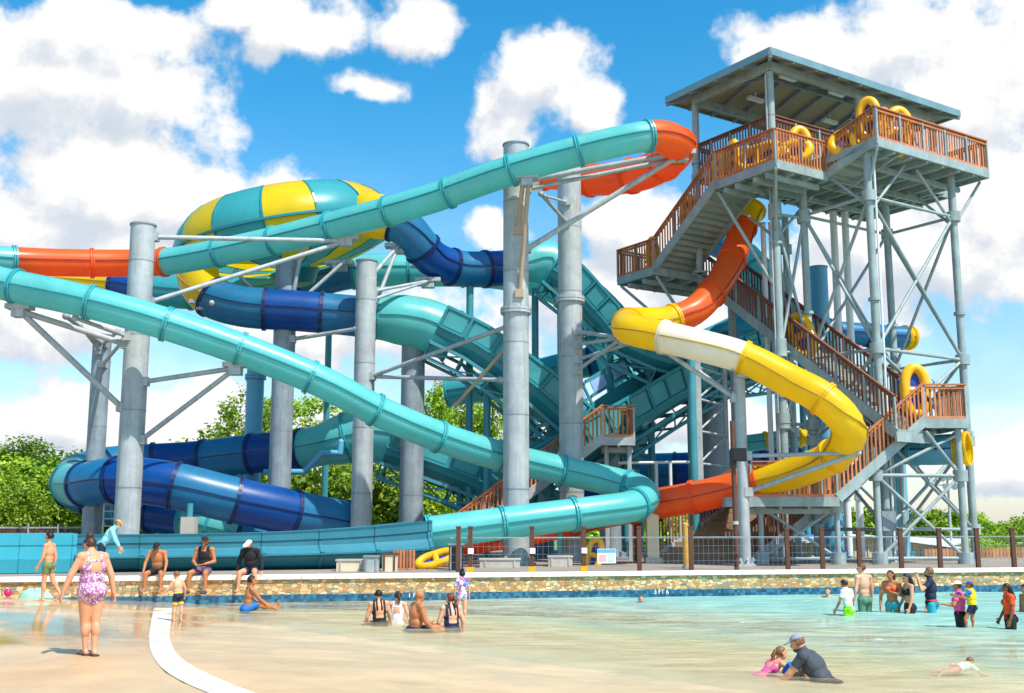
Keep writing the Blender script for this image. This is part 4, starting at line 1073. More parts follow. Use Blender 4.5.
def deck(root, poly, z, beams=None, th=.12, name='deck', rim='tower_steel', under=True):
    """flat platform over a quad, with rim channels and joists below"""
    b = MB(); top = [V((q.x, q.y, z)) for q in poly]; bot = [q - Z * th for q in top]
    b.add(top + bot, [(0, 1, 2, 3), (7, 6, 5, 4), (0, 4, 5, 1), (1, 5, 6, 2), (2, 6, 7, 3), (3, 7, 4, 0)])
    b.build(name, MAT['soffit'], root)
    b = MB()
    for i in range(4):
        b.beam(top[i] - Z * .12, top[(i + 1) % 4] - Z * .12, .1, .34)
    if under:
        L = (top[1] - top[0]).length; n = max(2, int(L / .9))
        for k in range(1, n):
            p, q = top[0].lerp(top[1], k / n), top[3].lerp(top[2], k / n)
            b.beam(p - Z * .26, q - Z * .26, .08, .24)
        for f in (.3, .7):
            p, q = top[0].lerp(top[3], f), top[1].lerp(top[2], f); b.beam(p - Z * .44, q - Z * .44, .14, .2)
    b.build('deck_frame', MAT[rim], root)
def stair(root, a, e, wv, rails=(True, True), tread='soffit', stringer='tower_steel', wood='wood', closed=True):
    """flight from a (top edge end) down to e; wv = width vector from the near stringer"""
    a, e = V(a), V(e); d = e - a; drop = -d.z; n = max(3, round(drop / .19))
    b = MB()
    dh = V((d.x, d.y, 0)); t = dh.normalized(); wn = wv.normalized(); Lw = wv.length
    for k in range(n):
        q = a + d * ((k + .5) / n) + wv * .5
        b.box(q + Z * .02, (dh.length / n + .04, Lw, .05), (t, wn, Z))
        if closed: b.box(q + t * (dh.length / n / 2) - Z * .09, (.03, Lw, drop / n + .02), (t, wn, Z))
    b.build('stair_flight', MAT[tread], root)
    for o_ in (V((0, 0, 0)), wv):
        b = MB(); b.beam(a + o_, e + o_, .1, .36); b.build('stringer', MAT[stringer], root)
    for o_, on in zip((wn * .02, wv - wn * .02), rails):
        if on: rail_runs(root, [(a + o_ + Z * .05, e + o_ + Z * .05)], wood, stringer)

def rail_runs(root, runs, wood='wood', steel='tower_steel'):
    for a, e in runs:
        s, w = [], MB(); railing(s, w, a, e)
        r_ = w.build('railing', MAT[wood], root)
        for x in s: x.build('railing_post', MAT[steel], r_)

# upper right deck: near corner Cn, along U to the right end
Cn = P(877, 139, 39.4); zU = Cn.z
Er = Cn + U_ * along(Cn, U_, 988)
DW = 4.6
zU = Cn.z
deck(tw, [Cn, Er, Er + V_ * DW, Cn + V_ * DW], zU)
# short flight down along V to the lower walkway
tF = along(Cn, V_, 826); Fb = Cn + V_ * tF; zL = zat(Fb, 174)
if not (zU - 1.6 < zL < zU): zL = zU - .7
Fb.z = zL
tP = along(Fb, -U_, 775.5); Pn = Fb - U_ * tP; Pn.z = zL
tQ = along(Pn, V_, 716); Ql = Pn + V_ * tQ; Ql.z = zL
WW = 1.6
print('tower',PIT, Pn, Fb, Cn, 'zU %.2f zL %.2f (corner would be %.2f, left %.2f) flight %.2f front %.2f side %.2f right %.2f' % (zU, zL, zat(Pn, 162), zat(Ql, 186), tF, tP, tQ, (Er - Cn).length))
def s3(p, z): return V((p.x, p.y, z))
# walkway: front piece from the corner to the flight, side piece along V
deck(tw, [Pn, Fb, Fb + V_ * WW, Pn + V_ * WW], zL)
deck(tw, [Pn + V_ * WW, Pn + V_ * WW + U_ * WW, Ql + U_ * WW, Ql], zL)
# flight between Fb (low) and Cn (high); it lies on the outside along V, width toward +U
stair(tw, s3(Cn, zU), s3(Fb, zL), U_ * WW, rails=(True, False))
# main deck under the roof, its outer corner at the post
Mc = Pn + (U_ + V_) * WW; zM = zU + .7; Mc.z = zM
MU = (Er - Mc).dot(U_); MU = along(Mc, U_, 948); MV = along(Mc, V_, 697)
deck(tw, [Mc, Mc + U_ * MU, Mc + U_ * MU + V_ * (MV + .3), Mc + V_ * (MV + .3)], zM)
rail_runs(tw, [(s3(Fb, zL), s3(Pn, zL)), (s3(Pn, zL), s3(Ql, zL))])
rail_runs(tw, [(s3(Cn, zU), s3(Er, zU)), (s3(Er, zU), s3(Er + V_ * DW, zU))])
rail_runs(tw, [(Mc, Mc + V_ * (MV + .2)), (Mc, Mc + U_ * 4.2), (Mc + V_ * (MV + .2), Mc + V_ * (MV + .2) + U_ * MU)], 'wood_dark')
# roof
Rc = Pn + (U_ + V_) * .62; zR = zat(Rc, 51)
RU = along(Rc, U_, 967); RV = along(Rc, V_, 668)
print('roof z %.2f  size %.1f x %.1f' % (zR, RU, RV), 'check right', proj(s3(Rc + U_ * RU, zR)), 'left', proj(s3(Rc + V_ * RV, zR)))
c4 = [Rc, Rc + U_ * RU, Rc + U_ * RU + V_ * RV, Rc + V_ * RV]
c4 = [s3(q, zR) for q in c4]
sm = min(RU, RV) / 2; rise = sm * .3
if RU >= RV: r1, r2 = c4[0] + (U_ + V_) * sm, c4[1] + (V_ - U_) * sm
else: r1, r2 = c4[0] + (U_ + V_) * sm, c4[3] + (U_ - V_) * sm
r1, r2 = r1 + Z * rise, r2 + Z * rise
b = MB()
def roofquads(dz):
    vs = [q + Z * dz for q in c4] + [r1 + Z * dz, r2 + Z * dz]
    if RU >= RV: fs = [(0, 1, 5, 4), (1, 2, 5), (2, 3, 4, 5), (3, 0, 4)]
    else: fs = [(0, 1, 4), (1, 2, 5, 4), (2, 3, 5), (3, 0, 4, 5)]
    return vs, fs
vs, fs = roofquads(.1); b.add(vs, fs, 0)
for i in range(4): b.beam(c4[i] + Z * .02, c4[(i + 1) % 4] + Z * .02, .06, .3)
ro = b.build('roof', MAT['roof_metal'], tw)
b = MB(); vs, fs = roofquads(.0); b.add(vs, [f[::-1] for f in fs], 0)
b.build('roof_lining', MAT['roof_under'], ro)
b = MB()
for s_, e_ in ((c4[0], r1), (c4[1], r2 if RU >= RV else r1), (c4[2], r2), (c4[3], r1 if RU >= RV else r2), (r1, r2)):
    b.beam(s_ - Z * .12, e_ - Z * .12, .14, .26)
for i in range(4):
    q0, q1 = c4[i], c4[(i + 1) % 4]; L = (q1 - q0).length; n = int(L / 1.35)
    inn = (V_ if i == 0 else -U_ if i == 1 else -V_ if i == 2 else U_)
    for k in range(1, n):
        f = k / n; dl = min(f, 1 - f) * L; dl = min(dl, sm)
        s_ = q0.lerp(q1, f); b.beam(s_ - Z * .1, s_ + inn * dl + Z * (rise * dl / sm) - Z * .1, .09, .2)
b.build('rafters', MAT['galv_dark'], ro)
b = MB(); inset = .85
ring = [c4[0] + (U_ + V_) * inset, c4[1] + (V_ - U_) * inset, c4[2] - (U_ + V_) * inset, c4[3] + (U_ - V_) * inset]
for i in range(4): b.beam(ring[i] - Z * .1, ring[(i + 1) % 4] - Z * .1, .18, .34)
b.build('eaves_beam', MAT['tower_steel'], ro)
# posts
def post(q, z1, r=.15, z0=GZ):
    b = MB(); b.pipe((q.x, q.y, z0), (q.x, q.y, z1), r, 14); b.box((q.x, q.y, z0 + .03), (r * 4, r * 4, .06))
    for zz in (z0 + (z1 - z0) * .32, z0 + (z1 - z0) * .63):
        if z1 - z0 > 6: b.pipe((q.x, q.y, zz - .06), (q.x, q.y, zz + .06), r * 1.5, 14)
    return b.build('post', MAT['tower_steel'], tw)
p1 = Mc + (U_ + V_) * .08; p2 = Mc + V_ * MV; 
pr1 = Mc + U_ * along(Mc, U_, 861); pr2 = Mc + U_ * along(Mc, U_, 936); pb1 = p2 + U_ * (pr1 - Mc).length; pb2 = p2 + U_ * (pr2 - Mc).length
p3 = Cn + (U_ * .25 + V_ * .7); p4 = p3 + U_ * along(p3, U_, 950); p5 = p3 + V_ * 3.2; p6 = p4 + V_ * 3.2
post(p1, zR - .1, .16); post(p2, zR, .15, zL - 3.0)
for q in (pr1, pr2, pb1, pb2): post(q, zR, .14, zM - .3)
for q in (p3, p4, p5, p6): post(q, zU - .3, .15)
post(pb1, zU - .3, .16); post(p2 + U_ * 1.8, zL - .3, .16)
pz = {id(q): q for q in (p1, p3, p4, p5, p6)}
def brace(a, za, e, ze, r=.065):
    b = MB(); b.pipe((a.x, a.y, za), (e.x, e.y, ze), r, 8); return b
GUS = set()
def bays(a, e, levels, r=.065):
    b = MB()
    for z0, z1 in zip(levels, levels[1:]):
        b.pipe((a.x, a.y, z0), (e.x, e.y, z1), r, 8); b.pipe((a.x, a.y, z1), (e.x, e.y, z0), r, 8)
    for z in levels: b.pipe((a.x, a.y, z), (e.x, e.y, z), r, 8)
    for z in levels:
        for q in (a, e):
            key = (round(q.x, 1), round(q.y, 1), round(z, 1))
            if key not in GUS: b.pipe((q.x, q.y, z - .2), (q.x, q.y, z + .2), .25 + .004 * len(GUS) % .03, 12); GUS.add(key)
    b.build('brace', MAT['tower_steel'], tw)
lv = [GZ + 1.2, GZ + 4.6, GZ + 7.8, zU - 2.0]
bays(p3, p4, lv); bays(p5, p6, lv); bays(p3, p5, lv); bays(p4, p6, lv); bays(p1, p5, [GZ + 5.2, GZ + 8.0, zL - 1.4]); bays(p1, pb1, [GZ + 5.4, GZ + 8.3, zL - 1.2])
b = MB()
def knee(q, z0, tgt):
    b = MB(); b.pipe((q.x, q.y, z0), tgt, .06, 8); b.build('knee_brace', MAT['tower_steel'], tw)
knee(p4, zU - 2.4, s3(Er + V_ * .4, zU - .35)); knee(p4, zU - 2.4, s3(p4 - U_ * 2.2, zU - .4)); knee(p4, zU - 2.4, s3(p4 + V_ * 2, zU - .4))
knee(p3, zU - 2.6, s3(p3 + U_ * 2.2, zU - .4)); knee(p3, zU - 2.4, s3(p3 + V_ * 2.2, zU - .4)); knee(p3, zU - 1.6, s3(Cn, zU - .3))
knee(p1, zL - 2.4, s3(p1 + U_ * 2.2, zL - .3)); knee(p1, zL - 2.4, s3(p1 + V_ * 2.4, zL - .3)); knee(p1, zL - 2.2, s3(Pn, zL - .3))

for f, g_ in ((.25, .3), (.5, .3), (.75, .3), (.3, .7), (.7, .7)):
    q = s3(Rc + U_ * (RU * f) + V_ * (RV * g_), zR + .25); b = MB(); b.box(q, (.9, .22, .14), (U_, V_, Z)); b.box(q + Z * .25, (.06, .06, .4)); b.build('deck_lamp', MAT['white'], tw)
b = MB(); b.pipe((p1.x - .2, p1.y - .12, GZ), (p1.x - .2, p1.y - .12, zR - .4), .035, 8); b.build('conduit', MAT['galv'], tw)
b = MB(); b.pipe((p3.x + .22, p3.y - .1, GZ), (p3.x + .22, p3.y - .1, zU - .5), .045, 8); b.build('drain_pipe', MAT['pipe_white'], tw)
b = MB(); b.box((p3.x - .02, p3.y - .28, GZ + 1.5), (.5, .2, .7)); b.build('switch_box', MAT['galv_dark'], tw)
# S1: from the walkway's far end down to the left landing L1
L1a = Ql + V_ * along(Ql, V_, 653); z1 = zat(L1a, 268)
L1e = Ql + V_ * along(Ql, V_, 617)
print('L1 z %.2f run %.2f land %.2f  check y %.1f' % (z1, (L1a - Ql).length, (L1e - L1a).length, proj(s3(L1e, z1))[1]))
SW = 2.1
stair(tw, s3(Ql, zL), s3(L1a, z1), U_ * SW)
deck(tw, [s3(L1a, z1), s3(L1a, z1) + U_ * (SW * 2), s3(L1e, z1) + U_ * (SW * 2), s3(L1e, z1)], z1)
rail_runs(tw, [(s3(L1a, z1), s3(L1e, z1)), (s3(L1e, z1), s3(L1e, z1) + U_ * SW * 2)])
for a_, e_ in ((s3(L1e + U_ * .1 - V_ * .1, z1 - .35), P(690, 345, L1a.y - 1.0)), (s3(L1a + U_ * .1, z1 - .35), P(706, 352, L1a.y - .3)), (s3(Ql + U_ * .1, zL - .4), s3(p1, zL - 4.6))):
    b = MB(); b.pipe(a_, e_, .07, 8); b.build('knee_brace', MAT['tower_steel'], tw)
# S2: back along -V, behind S1, down to the right landing
s2a = s3(L1a, z1) + U_ * (SW + .15)
e2x = 884; t2 = along(s2a, -V_, e2x); s2e = s2a - V_ * t2; z2 = zat(s2e, 433)
print('S2 run %.2f z2 %.2f depth %.1f' % (t2, z2, s2e.y))
s2e.z = z2
stair(tw, s2a, s2e, U_ * SW, wood='wood_dark')
# L2: right landing, then S3 left-down, L3, S4
X_ = V((1, 0, 0)); Y_ = V((0, 1, 0))
L2 = P(925, 420, 39.3); L2r = P(967, 421, 39.3); zz2 = L2.z
dd2 = 2.6
deck(tw, [L2, s3(L2r, zz2), s3(L2r, zz2) + Y_ * dd2, L2 + Y_ * dd2], zz2, under=False)
rail_runs(tw, [(L2, s3(L2r, zz2)), (s3(L2r, zz2), s3(L2r, zz2) + Y_ * dd2)])
deck(tw, [s3(s2e, z2), s3(s2e, z2) + U_ * SW, s3(L2 + Y_ * dd2 + X_ * .6, z2), s3(L2 + Y_ * .3, z2)], z2 - .01, under=False)
L3 = P(838, 498, 38.5); zz3 = L3.z; L3e = P(752, 503, 38.9)
stair(tw, L2, L3, Y_ * 2.0)
L3e = s3(L3e, zz3)
deck(tw, [L3e, L3, L3 + Y_ * 2.2, L3e + Y_ * 2.2], zz3)
rail_runs(tw, [(L3e, L3), (L3e + Y_ * 2.2 + X_ * .2, L3 + Y_ * 2.2)])
s4a = s3(P(736, 505, 43.5), zz3); s4e = P(650, 562, 41.0); s4e.z = GZ + .05
deck(tw, [L3e - X_ * .9, L3e, L3e + Y_ * 5.2, L3e + Y_ * 5.2 - X_ * .9], zz3 - .012, under=False)
stair(tw, s4a, s4e, X_ * 3.7, tread='tread_brown', stringer='galv', wood='wood_dark')
def spost(px, d, top, r=.12, mat='tower_steel'):
    q = P(px, 500, d); b = MB(); b.pipe((q.x, q.y, GZ), (q.x, q.y, top), r, 12); b.build('post', MAT[mat], tw); return q
a_ = spost(877, 39.2, zz3 + 1.8); c_ = spost(962, 39.6, zz2 - .3); d_ = spost(905 - 12, 41, zz2 - .3); e_ = spost(760, 39.6, zz3 - .2, .1, 'galv'); f_ = spost(836, 39.2, zz3 - .2, .1); g_ = spost(790, 40.6, zz3 - .2, .08, 'wood_dark')
bays(a_, c_, [GZ + .2, GZ + 3.1]); bays(e_, f_, [GZ + .2, zz3 - .3], .055)
b = MB(); b.pipe((a_.x, a_.y, GZ + 3.1), (c_.x, c_.y, zz2 - .5), .06, 8); b.pipe((c_.x, c_.y, GZ + 3.1), s3(L2, zz2 - .4), .06, 8); b.build('brace', MAT['tower_steel'], tw)

# small wooden landing and stair in the middle
ws = thing('wooden_stair', 'small wooden picket stair climbing to a landing right of the two tall front columns', 'stair', (P(540, 560, 43.5).x, P(540, 560, 43.5).y, GZ))
wa, we = P(603, 438, 43.6), P(634, 436, 43.6); zw = wa.z
wb_ = P(452, 552, 42.4)
deck(ws, [wa, s3(we, zw), s3(we, zw) + Y_ * 1.8, wa + Y_ * 1.8], zw, rim='galv')
stair(ws, wa, wb_, Y_ * 1.6, tread='tread_brown', stringer='galv')
rail_runs(ws, [(wa, s3(we, zw)), (s3(we, zw), s3(we, zw) + Y_ * 1.8), (s3(we, zw) + Y_ * 1.8, wa + Y_ * 1.8)], steel='galv')
for px in (607, 630):
    q = P(px, 500, 44); b = MB(); b.box((q.x, q.y, (GZ + zw - .3) / 2 + .0), (.16, .16, zw - .3 - GZ)); b.build('post', MAT['galv'], ws)
dn_ = V((wb_.x - wa.x, wb_.y - wa.y, 0)).normalized()
# lower flight from the first one's foot to the ground
wl = P(452, 552, 42.4)
if wl.z - GZ > .6:
    q2 = wl + dn_ * 1.2; deck(ws, [wl, q2, q2 + Y_ * 1.6, wl + Y_ * 1.6], wl.z, rim='galv', under=False)
    for o_ in (V((.3, .2, 0)), V((.3, 1.4, 0))):
        q = q2 + V((o_.x, o_.y, 0)); b = MB(); b.box((q.x, q.y, (GZ + wl.z - .1) / 2), (.14, .14, wl.z - .1 - GZ)); b.build('post', MAT['galv'], ws)

# ------------------------------------------------------------------ yellow two-seat rafts
def raft(label, c, face, up, s=1.0, group='yellow rafts on the stairs and deck'):
    """a figure-eight tube raft; face = its normal, up = its long axis"""
    face = V(face).normalized(); up = V(up); up = (up - face * up.dot(face)).normalized(); sd = up.cross(face)
    t = thing('raft', label, 'raft', c, group)
    M = Matrix((sd, up, face)).transposed().to_4x4()
    r0 = .19
    if 'ring' not in RAFT:
        b = MB(); n = 44; rs = []
        for i in range(n):
            a = 2 * pi * i / n; w = .43 * (1 - .12 * math.cos(2 * a) * -1)
            c_ = V((math.cos(a) * .43 * (1 - .16 * (1 - abs(math.sin(a))) ** 2), math.sin(a) * .88, 0))
            nrm = V((math.cos(a) / .43, math.sin(a) / .88, 0)).normalized()
            rs.append([c_ + nrm * (r0 * math.cos(2 * pi * k / 12)) + Z * (r0 * math.sin(2 * pi * k / 12)) for k in range(12)])
        b.rings(rs + [rs[0]], 0, True)
        RAFT['ring'] = b.mesh('inflated_ring', MAT['raft'])
        b = MB(); b.capsule((-.4, 0, .03), (.4, 0, .03), .15, .15); RAFT['bar'] = b.mesh('middle_bar', MAT['raft'])
        b = MB(); n = 28; vs = [V((math.cos(2 * pi * i / n) * .4, math.sin(2 * pi * i / n) * .84, z)) for z in (-.08, -.04) for i in range(n)]
        b.add(vs, [tuple(range(n))[::-1], tuple(range(n, 2 * n))] + [(i, (i + 1) % n, (i + 1) % n + n, i + n) for i in range(n)]); RAFT['floor'] = b.mesh('floor', MAT['raft_floor'])
        for sx in (-1, 1):
            for y in (-.5, .35):
                b = MB(); b.capsule((sx * .6, y - .09, .1), (sx * .66, y, .13), .02, .02, 6); b.capsule((sx * .66, y, .13), (sx * .6, y + .09, .1), .02, .02, 6)
                RAFT['handle%d%d' % (sx, y * 10)] = b.mesh('handle', MAT['raft_floor'])
    for me in RAFT.values():
        o = bpy.data.objects.new(me.name, me); COL.objects.link(o); o.parent = t
    t.rotation_euler = M.to_euler(); t.scale = (s, s, s)
    return t
RAFT = {}
dn = -V_; fr_ = (-U_ - V_).normalized()
def walk(base, off, z, tilt=0.0): q = base + off; return V((q.x, q.y, z))
raft('yellow raft standing upright on the right landing at the top of the lower stair', s3(L2 + Y_ * .9 + X_ * .05, zz2 + 1.15), (0, -1, .12), (0.05, .1, 1), 1.0)
raft('yellow raft leaning halfway down the middle flight behind the white pipes', P(801, 336, s2a.lerp(s2e, .5).y - .1), (-.55, -.75, .3), (-.35, .1, 1), 1.05)
raft('yellow raft on the small landing at the far left of the upper stair', s3(L1a + V_ * .9 + U_ * .7, z1 + .85), (-1, -.4, 0), (0, .1, 1), .8)
raft('yellow raft carried low on the upper flight, next above the left landing', s3(Ql.lerp(L1a, .62) + U_ * .6, zL + (z1 - zL) * .62 + 1.15), (-1, -.5, .2), (.1, .2, 1), .8)
raft('yellow raft carried high near the top of the left flight', s3(Ql.lerp(L1a, .12) + U_ * .6, zL + (z1 - zL) * .12 + 1.1), (-1, -.6, .2), (.1, .1, 1), .85)
raft('yellow raft behind the left side pickets of the walkway, standing on end', s3(Pn + V_ * (tQ * .84) + U_ * .5, zL + .95), (-1, -.3, 0), (0, 0, 1), .78)
raft('yellow raft lying along the walkway behind the left side pickets', s3(Pn + V_ * (tQ * .42) + U_ * .55, zL + .62), (-.8, -.6, .25), V_, 1.1)
raft('yellow raft lying behind the pickets right at the walkway corner', s3(Pn + (U_ * 1.3 + V_ * .6), zL + .66), (-.3, -.95, .25), U_, 1.0)
raft('yellow raft standing tall behind the front pickets of the walkway', s3(Pn + U_ * (tP * .72) + V_ * .6, zL + 1.15), (.1, -1, .2), (.1, 0, 1), .88)
raft('yellow raft carried up the short flight above the rail, left of the near corner', s3(Fb.lerp(Cn, .35) + U_ * .55, zL + 1.35), (-.2, -1, .3), (.9, .1, .45), 1.0)
raft('yellow raft on the short flight just left of the near corner post', s3(Fb.lerp(Cn, .72) + U_ * .55, zL + 1.45), (-.3, -1, .2), (.7, .1, .7), .95)
raft('highest yellow raft, upright just right of the near corner of the upper deck', s3(Cn + U_ * .35 + V_ * .6, zU + 1.05), (-.6, -.8, .0), (0, 0, 1), .85)
raft('yellow raft behind the pickets of the right deck, second right of the corner', s3(Cn + U_ * 2.0 + V_ * .5, zU + .85), (0.1, -1, .15), (.1, 0, 1), 1.05)
raft('yellow raft hanging out under the orange trough just behind the pool wall', P(436, 559, 35.2), (-.2, -.62, .8), (1, .1, .26), .66)
raft('yellow raft leaning on the fence post near the twin columns, blue floor showing', P(594, 555, 38.6), (-.5, -1, .1), (.25, 0, 1), .62)
# ------------------------------------------------------------------ fences, posts and small things behind the wall
def wl_at(px, off):
    """point on the deck, off metres behind the wall's water face, at pixel column px"""
    base = WA + WN * off; t = along(base, WT, px); q = base + WT * t; return V((q.x, q.y, GZ))
nf = thing('net_fence', 'low netting fence on brown posts along the back of the pool wall', 'fence', wl_at(760, 1.5))
posts = [458, 470, 532, 584, 640, 692, 789, 824, 861, 903, 942, 980, 1016, 1054]
for k, px in enumerate(posts):
    q = wl_at(px, 1.5); h = 1.22 if px > 700 else 1.28
    b = MB(); b.box(q + Z * (h / 2), (.125, .125, h)); b.box(q + Z * (h + .02), (.15, .15, .05))
    b.build('post', MAT['wood_post'], nf)
    if px in (470, 532, 584):
        b = MB(); b.box(q + Z * .62 - WN * .085, (.16, .03, .16)); b.build('reflector_plate', MAT['white'], nf)
        b = MB(); b.box(q + Z * .09, (.19, .19, .16)); b.build('post_foot', MAT['raft'], nf)
b = MB(); a, e = wl_at(450, 1.5), wl_at(1060, 1.5); L = (e - a).length
for z in (.08, .3, .52, .74, .96): b.beam(a + Z * z, e + Z * z, .005, .005)
n = int(L / .16)
for k in range(n): q = a.lerp(e, k / n); b.beam(q + Z * .06, q + Z * .98, .004, .004, up=WT)
b.build('netting', MAT['galv_dark'], nf)
b = MB(); b.beam(a + Z * 1.0, e + Z * 1.0, .03, .03); b.build('top_wire', MAT['galv_dark'], nf)

# speaker pole
q = wl_at(737.5, 1.9); zt = zat(q, 421); sp = thing('speaker_pole', 'thin brown pole with a square black loudspeaker, right in front of the pale steel column', 'pole', q)
b = MB(); b.pipe(q, (q.x, q.y, zt), .075, 14); b.build('pole', MAT['wood_post'], sp)
c = V((q.x, q.y - .12, zat(q, 455))) + V((.14, 0, 0))
b = MB(); b.box(c, (.46, .3, .4)); sb = b.build('loudspeaker', MAT['black'], sp)
b = MB(); b.box(c - Y_ * .155, (.38, .02, .32)); b.build('grille', MAT['black'], sb)
b = MB(); b.box(c - Z * .25 + Y_ * .05, (.1, .2, .12)); b.build('bracket', MAT['galv'], sp)
b = MB(); b.pipe((q.x, q.y, zt - 3.2), (q.x, q.y, zt - 3.1), .1, 14); b.build('band', MAT['galv'], sp)
# cream concrete column under the tube bend
q = P(653, 560, 40.4); t = thing('concrete_column', 'square cream column right under the turquoise bend', 'column', (q.x, q.y, GZ))
b = MB(); zt = zat(q, 512); b.box((q.x, q.y, (GZ + zt) / 2), (.42, .42, zt - GZ)); b.build('shaft', MAT['concrete_cream'], t)
b = MB(); b.box((q.x, q.y, GZ + .1), (.6, .6, .2)); b.box((q.x, q.y, zt + .05), (.52, .52, .1)); b.build('base', MAT['concrete'], t)
q = P(637, 560, 41.6); t = thing('wood_post', 'brown and cream post just left of the square cream column', 'post', (q.x, q.y, GZ))
b = MB(); zt = zat(q, 514); b.box((q.x, q.y, (GZ + zt) / 2), (.22, .22, zt - GZ)); b.box((q.x, q.y, zt + .03), (.28, .28, .06)); b.build('shaft', MAT['wood_dark'], t)
b = MB(); b.box((q.x - .13, q.y - .02, (GZ + zt) / 2), (.035, .24, zt - GZ)); b.build('edge_board', MAT['concrete_cream'], t)
q = wl_at(687, 2.6); t = thing('wood_post', 'yellowish round timber post in front of the brown stair', 'post', q)
b = MB(); zt = zat(q, 524); b.pipe(q, (q.x, q.y, zt), .1, 14); b.pipe((q.x, q.y, zt), (q.x, q.y, zt + .05), .1, 14, .05)
plain('timber_yellow', hexc('c89a44'), rough=.7, var=.15, scale=5.0); b.build('shaft', MAT['timber_yellow'], t)
b = MB(); b.pipe((q.x, q.y, q.z + .02), (q.x, q.y, q.z + .1), .13, 14); b.build('collar', MAT['galv_dark'], t)
# board on the fence
q = wl_at(607, 1.42); t = thing('notice_board', 'small pale notice board with a blue top strip, hung on the net fence', 'sign', q)
zc = zat(q, 556); b = MB(); b.box((q.x, q.y, zc), (.56, .03, .42), (WT, WN, Z)); b.build('board', MAT['white'], t)
b = MB(); b.box((q.x, q.y, zc + .14) - WN * .02 if False else V((q.x, q.y, zc + .15)) - WN * .019, (.54, .012, .1), (WT, WN, Z)); b.build('strip', MAT['steel_blue'], t)
plain('pink_print', hexc('d8a8a8'), rough=.6)
b = MB(); b.box(V((q.x, q.y, zc - .05)) - WN * .019 - WT * .12, (.22, .012, .2), (WT, WN, Z)); b.build('picture', MAT['pink_print'], t)
b = MB(); b.box(V((q.x, q.y, zc - .05)) - WN * .019 + WT * .14, (.2, .012, .22), (WT, WN, Z)); b.build('text_block', MAT['sign_paint'], t)
# equipment boxes and screen behind the wall
def crate(name, label, cat, px, d, w, h, dp, mat, lid):
    q = P(px, 560, d); t = thing(name, label, cat, (q.x, q.y, GZ)); b = MB()
    b.box((q.x, q.y, GZ + h / 2), (w, dp, h)); b.build('body', MAT[mat], t)
    b = MB(); b.box((q.x, q.y, GZ + h + .025), (w + .06, dp + .06, .05)); b.build('lid', MAT[lid], t)
    for s_ in (-1, 1):
        b = MB(); b.box((q.x + s_ * w * .36, q.y - dp / 2 - .015, GZ + h / 2), (.05, .03, h * .9)); b.build('batten', MAT[lid], t)
    return t
crate('planter_box', 'cream slatted box under the left end of the orange trough', 'box', 352, 33.6, .85, .3, .5, 'concrete_cream', 'concrete')
crate('utility_box', 'grey metal box under the orange trough, beside the cream slatted box', 'box', 372, 33.2, .42, .42, .4, 'galv', 'galv_dark')
crate('utility_box', 'tan cabinet with brown lid left of the small wood screen', 'cabinet', 390, 33.4, .42, .48, .4, 'concrete_cream', 'wood_post')
crate('trash_can', 'black bin behind the wall right of the low hanging yellow raft', 'bin', 456, 34.0, .42, .75, .42, 'black', 'galv_dark')
crate('planter_box', 'low grey concrete box in front of the tallest front column', 'box', 500, 36.5, 1.3, .24, .6, 'concrete', 'concrete')
crate('planter_box', 'low cream concrete box in front of the second tall column', 'box', 560, 37.5, .8, .3, .6, 'concrete', 'concrete')
q = P(404, 560, 34.4); t = thing('picket_screen', 'short screen of light wooden pickets under the orange trough', 'fence', (q.x, q.y, GZ))
b = MB()
for k in range(7): b.box((q.x - .3 + k * .1, q.y, GZ + .3), (.07, .03, .6))
b.build('pickets', MAT['wood'], t); b = MB(); b.box((q.x, q.y + .04, GZ + .45), (.72, .05, .06)); b.build('rail', MAT['wood_dark'], t)
q = P(189, 530, 41.2); t = thing('concrete_pier', 'square concrete pier with a steel pin under the front blue tube', 'pier', (q.x, q.y, GZ))
b = MB(); zt = zat(q, 517); b.box((q.x, q.y, (GZ + zt) / 2), (.5, .5, zt - GZ)); b.build('block', MAT['concrete'], t); b = MB(); b.pipe((q.x, q.y, zt), (q.x, q.y, zt + .5), .12); b.build('pin', MAT['teal_steel'], t)
q = P(109, 530, 42.5); t = thing('ladder', 'grey steel ladder standing between the two leftmost columns', 'ladder', (q.x, q.y, GZ))
for s_ in (-1, 1):
    b = MB(); zt = zat(q, 494); b.pipe((q.x + s_ * .24, q.y, GZ), (q.x + s_ * .24, q.y, zt), .04, 8); b.build('rail', MAT['galv'], t)
b = MB()
for k in range(11): z = GZ + .2 + k * .28; b.pipe((q.x - .24, q.y, z), (q.x + .24, q.y, z), .03, 6)
b.build('rungs', MAT['galv'], t)
# dark fence at the left
t = thing('slat_fence', 'dark brown slat fence in front of the trees at the far left', 'fence', (P(30, 530, 42).x, 42, GZ)); a, e = P(-160, 530, 41), P(88, 530, 43.5); a.z = e.z = GZ
b = MB(); L = (e - a).length; n = int(L / .14)
for k in range(n): q = a.lerp(e, (k + .5) / n); b.box(q + Z * .62, (.11, .03, 1.2))
b.build('slats', MAT['wood_post'], t); b = MB(); b.beam(a + Z * 1.26, e + Z * 1.26, .08, .06); b.build('top_rail', MAT['galv_dark'], t)
for k in range(9):
    q = a.lerp(e, k / 8); b = MB(); b.pipe(q + Y_ * -.06, q + Y_ * -.06 + Z * 1.4, .04, 8); b.build('post', MAT['galv_dark'], t)

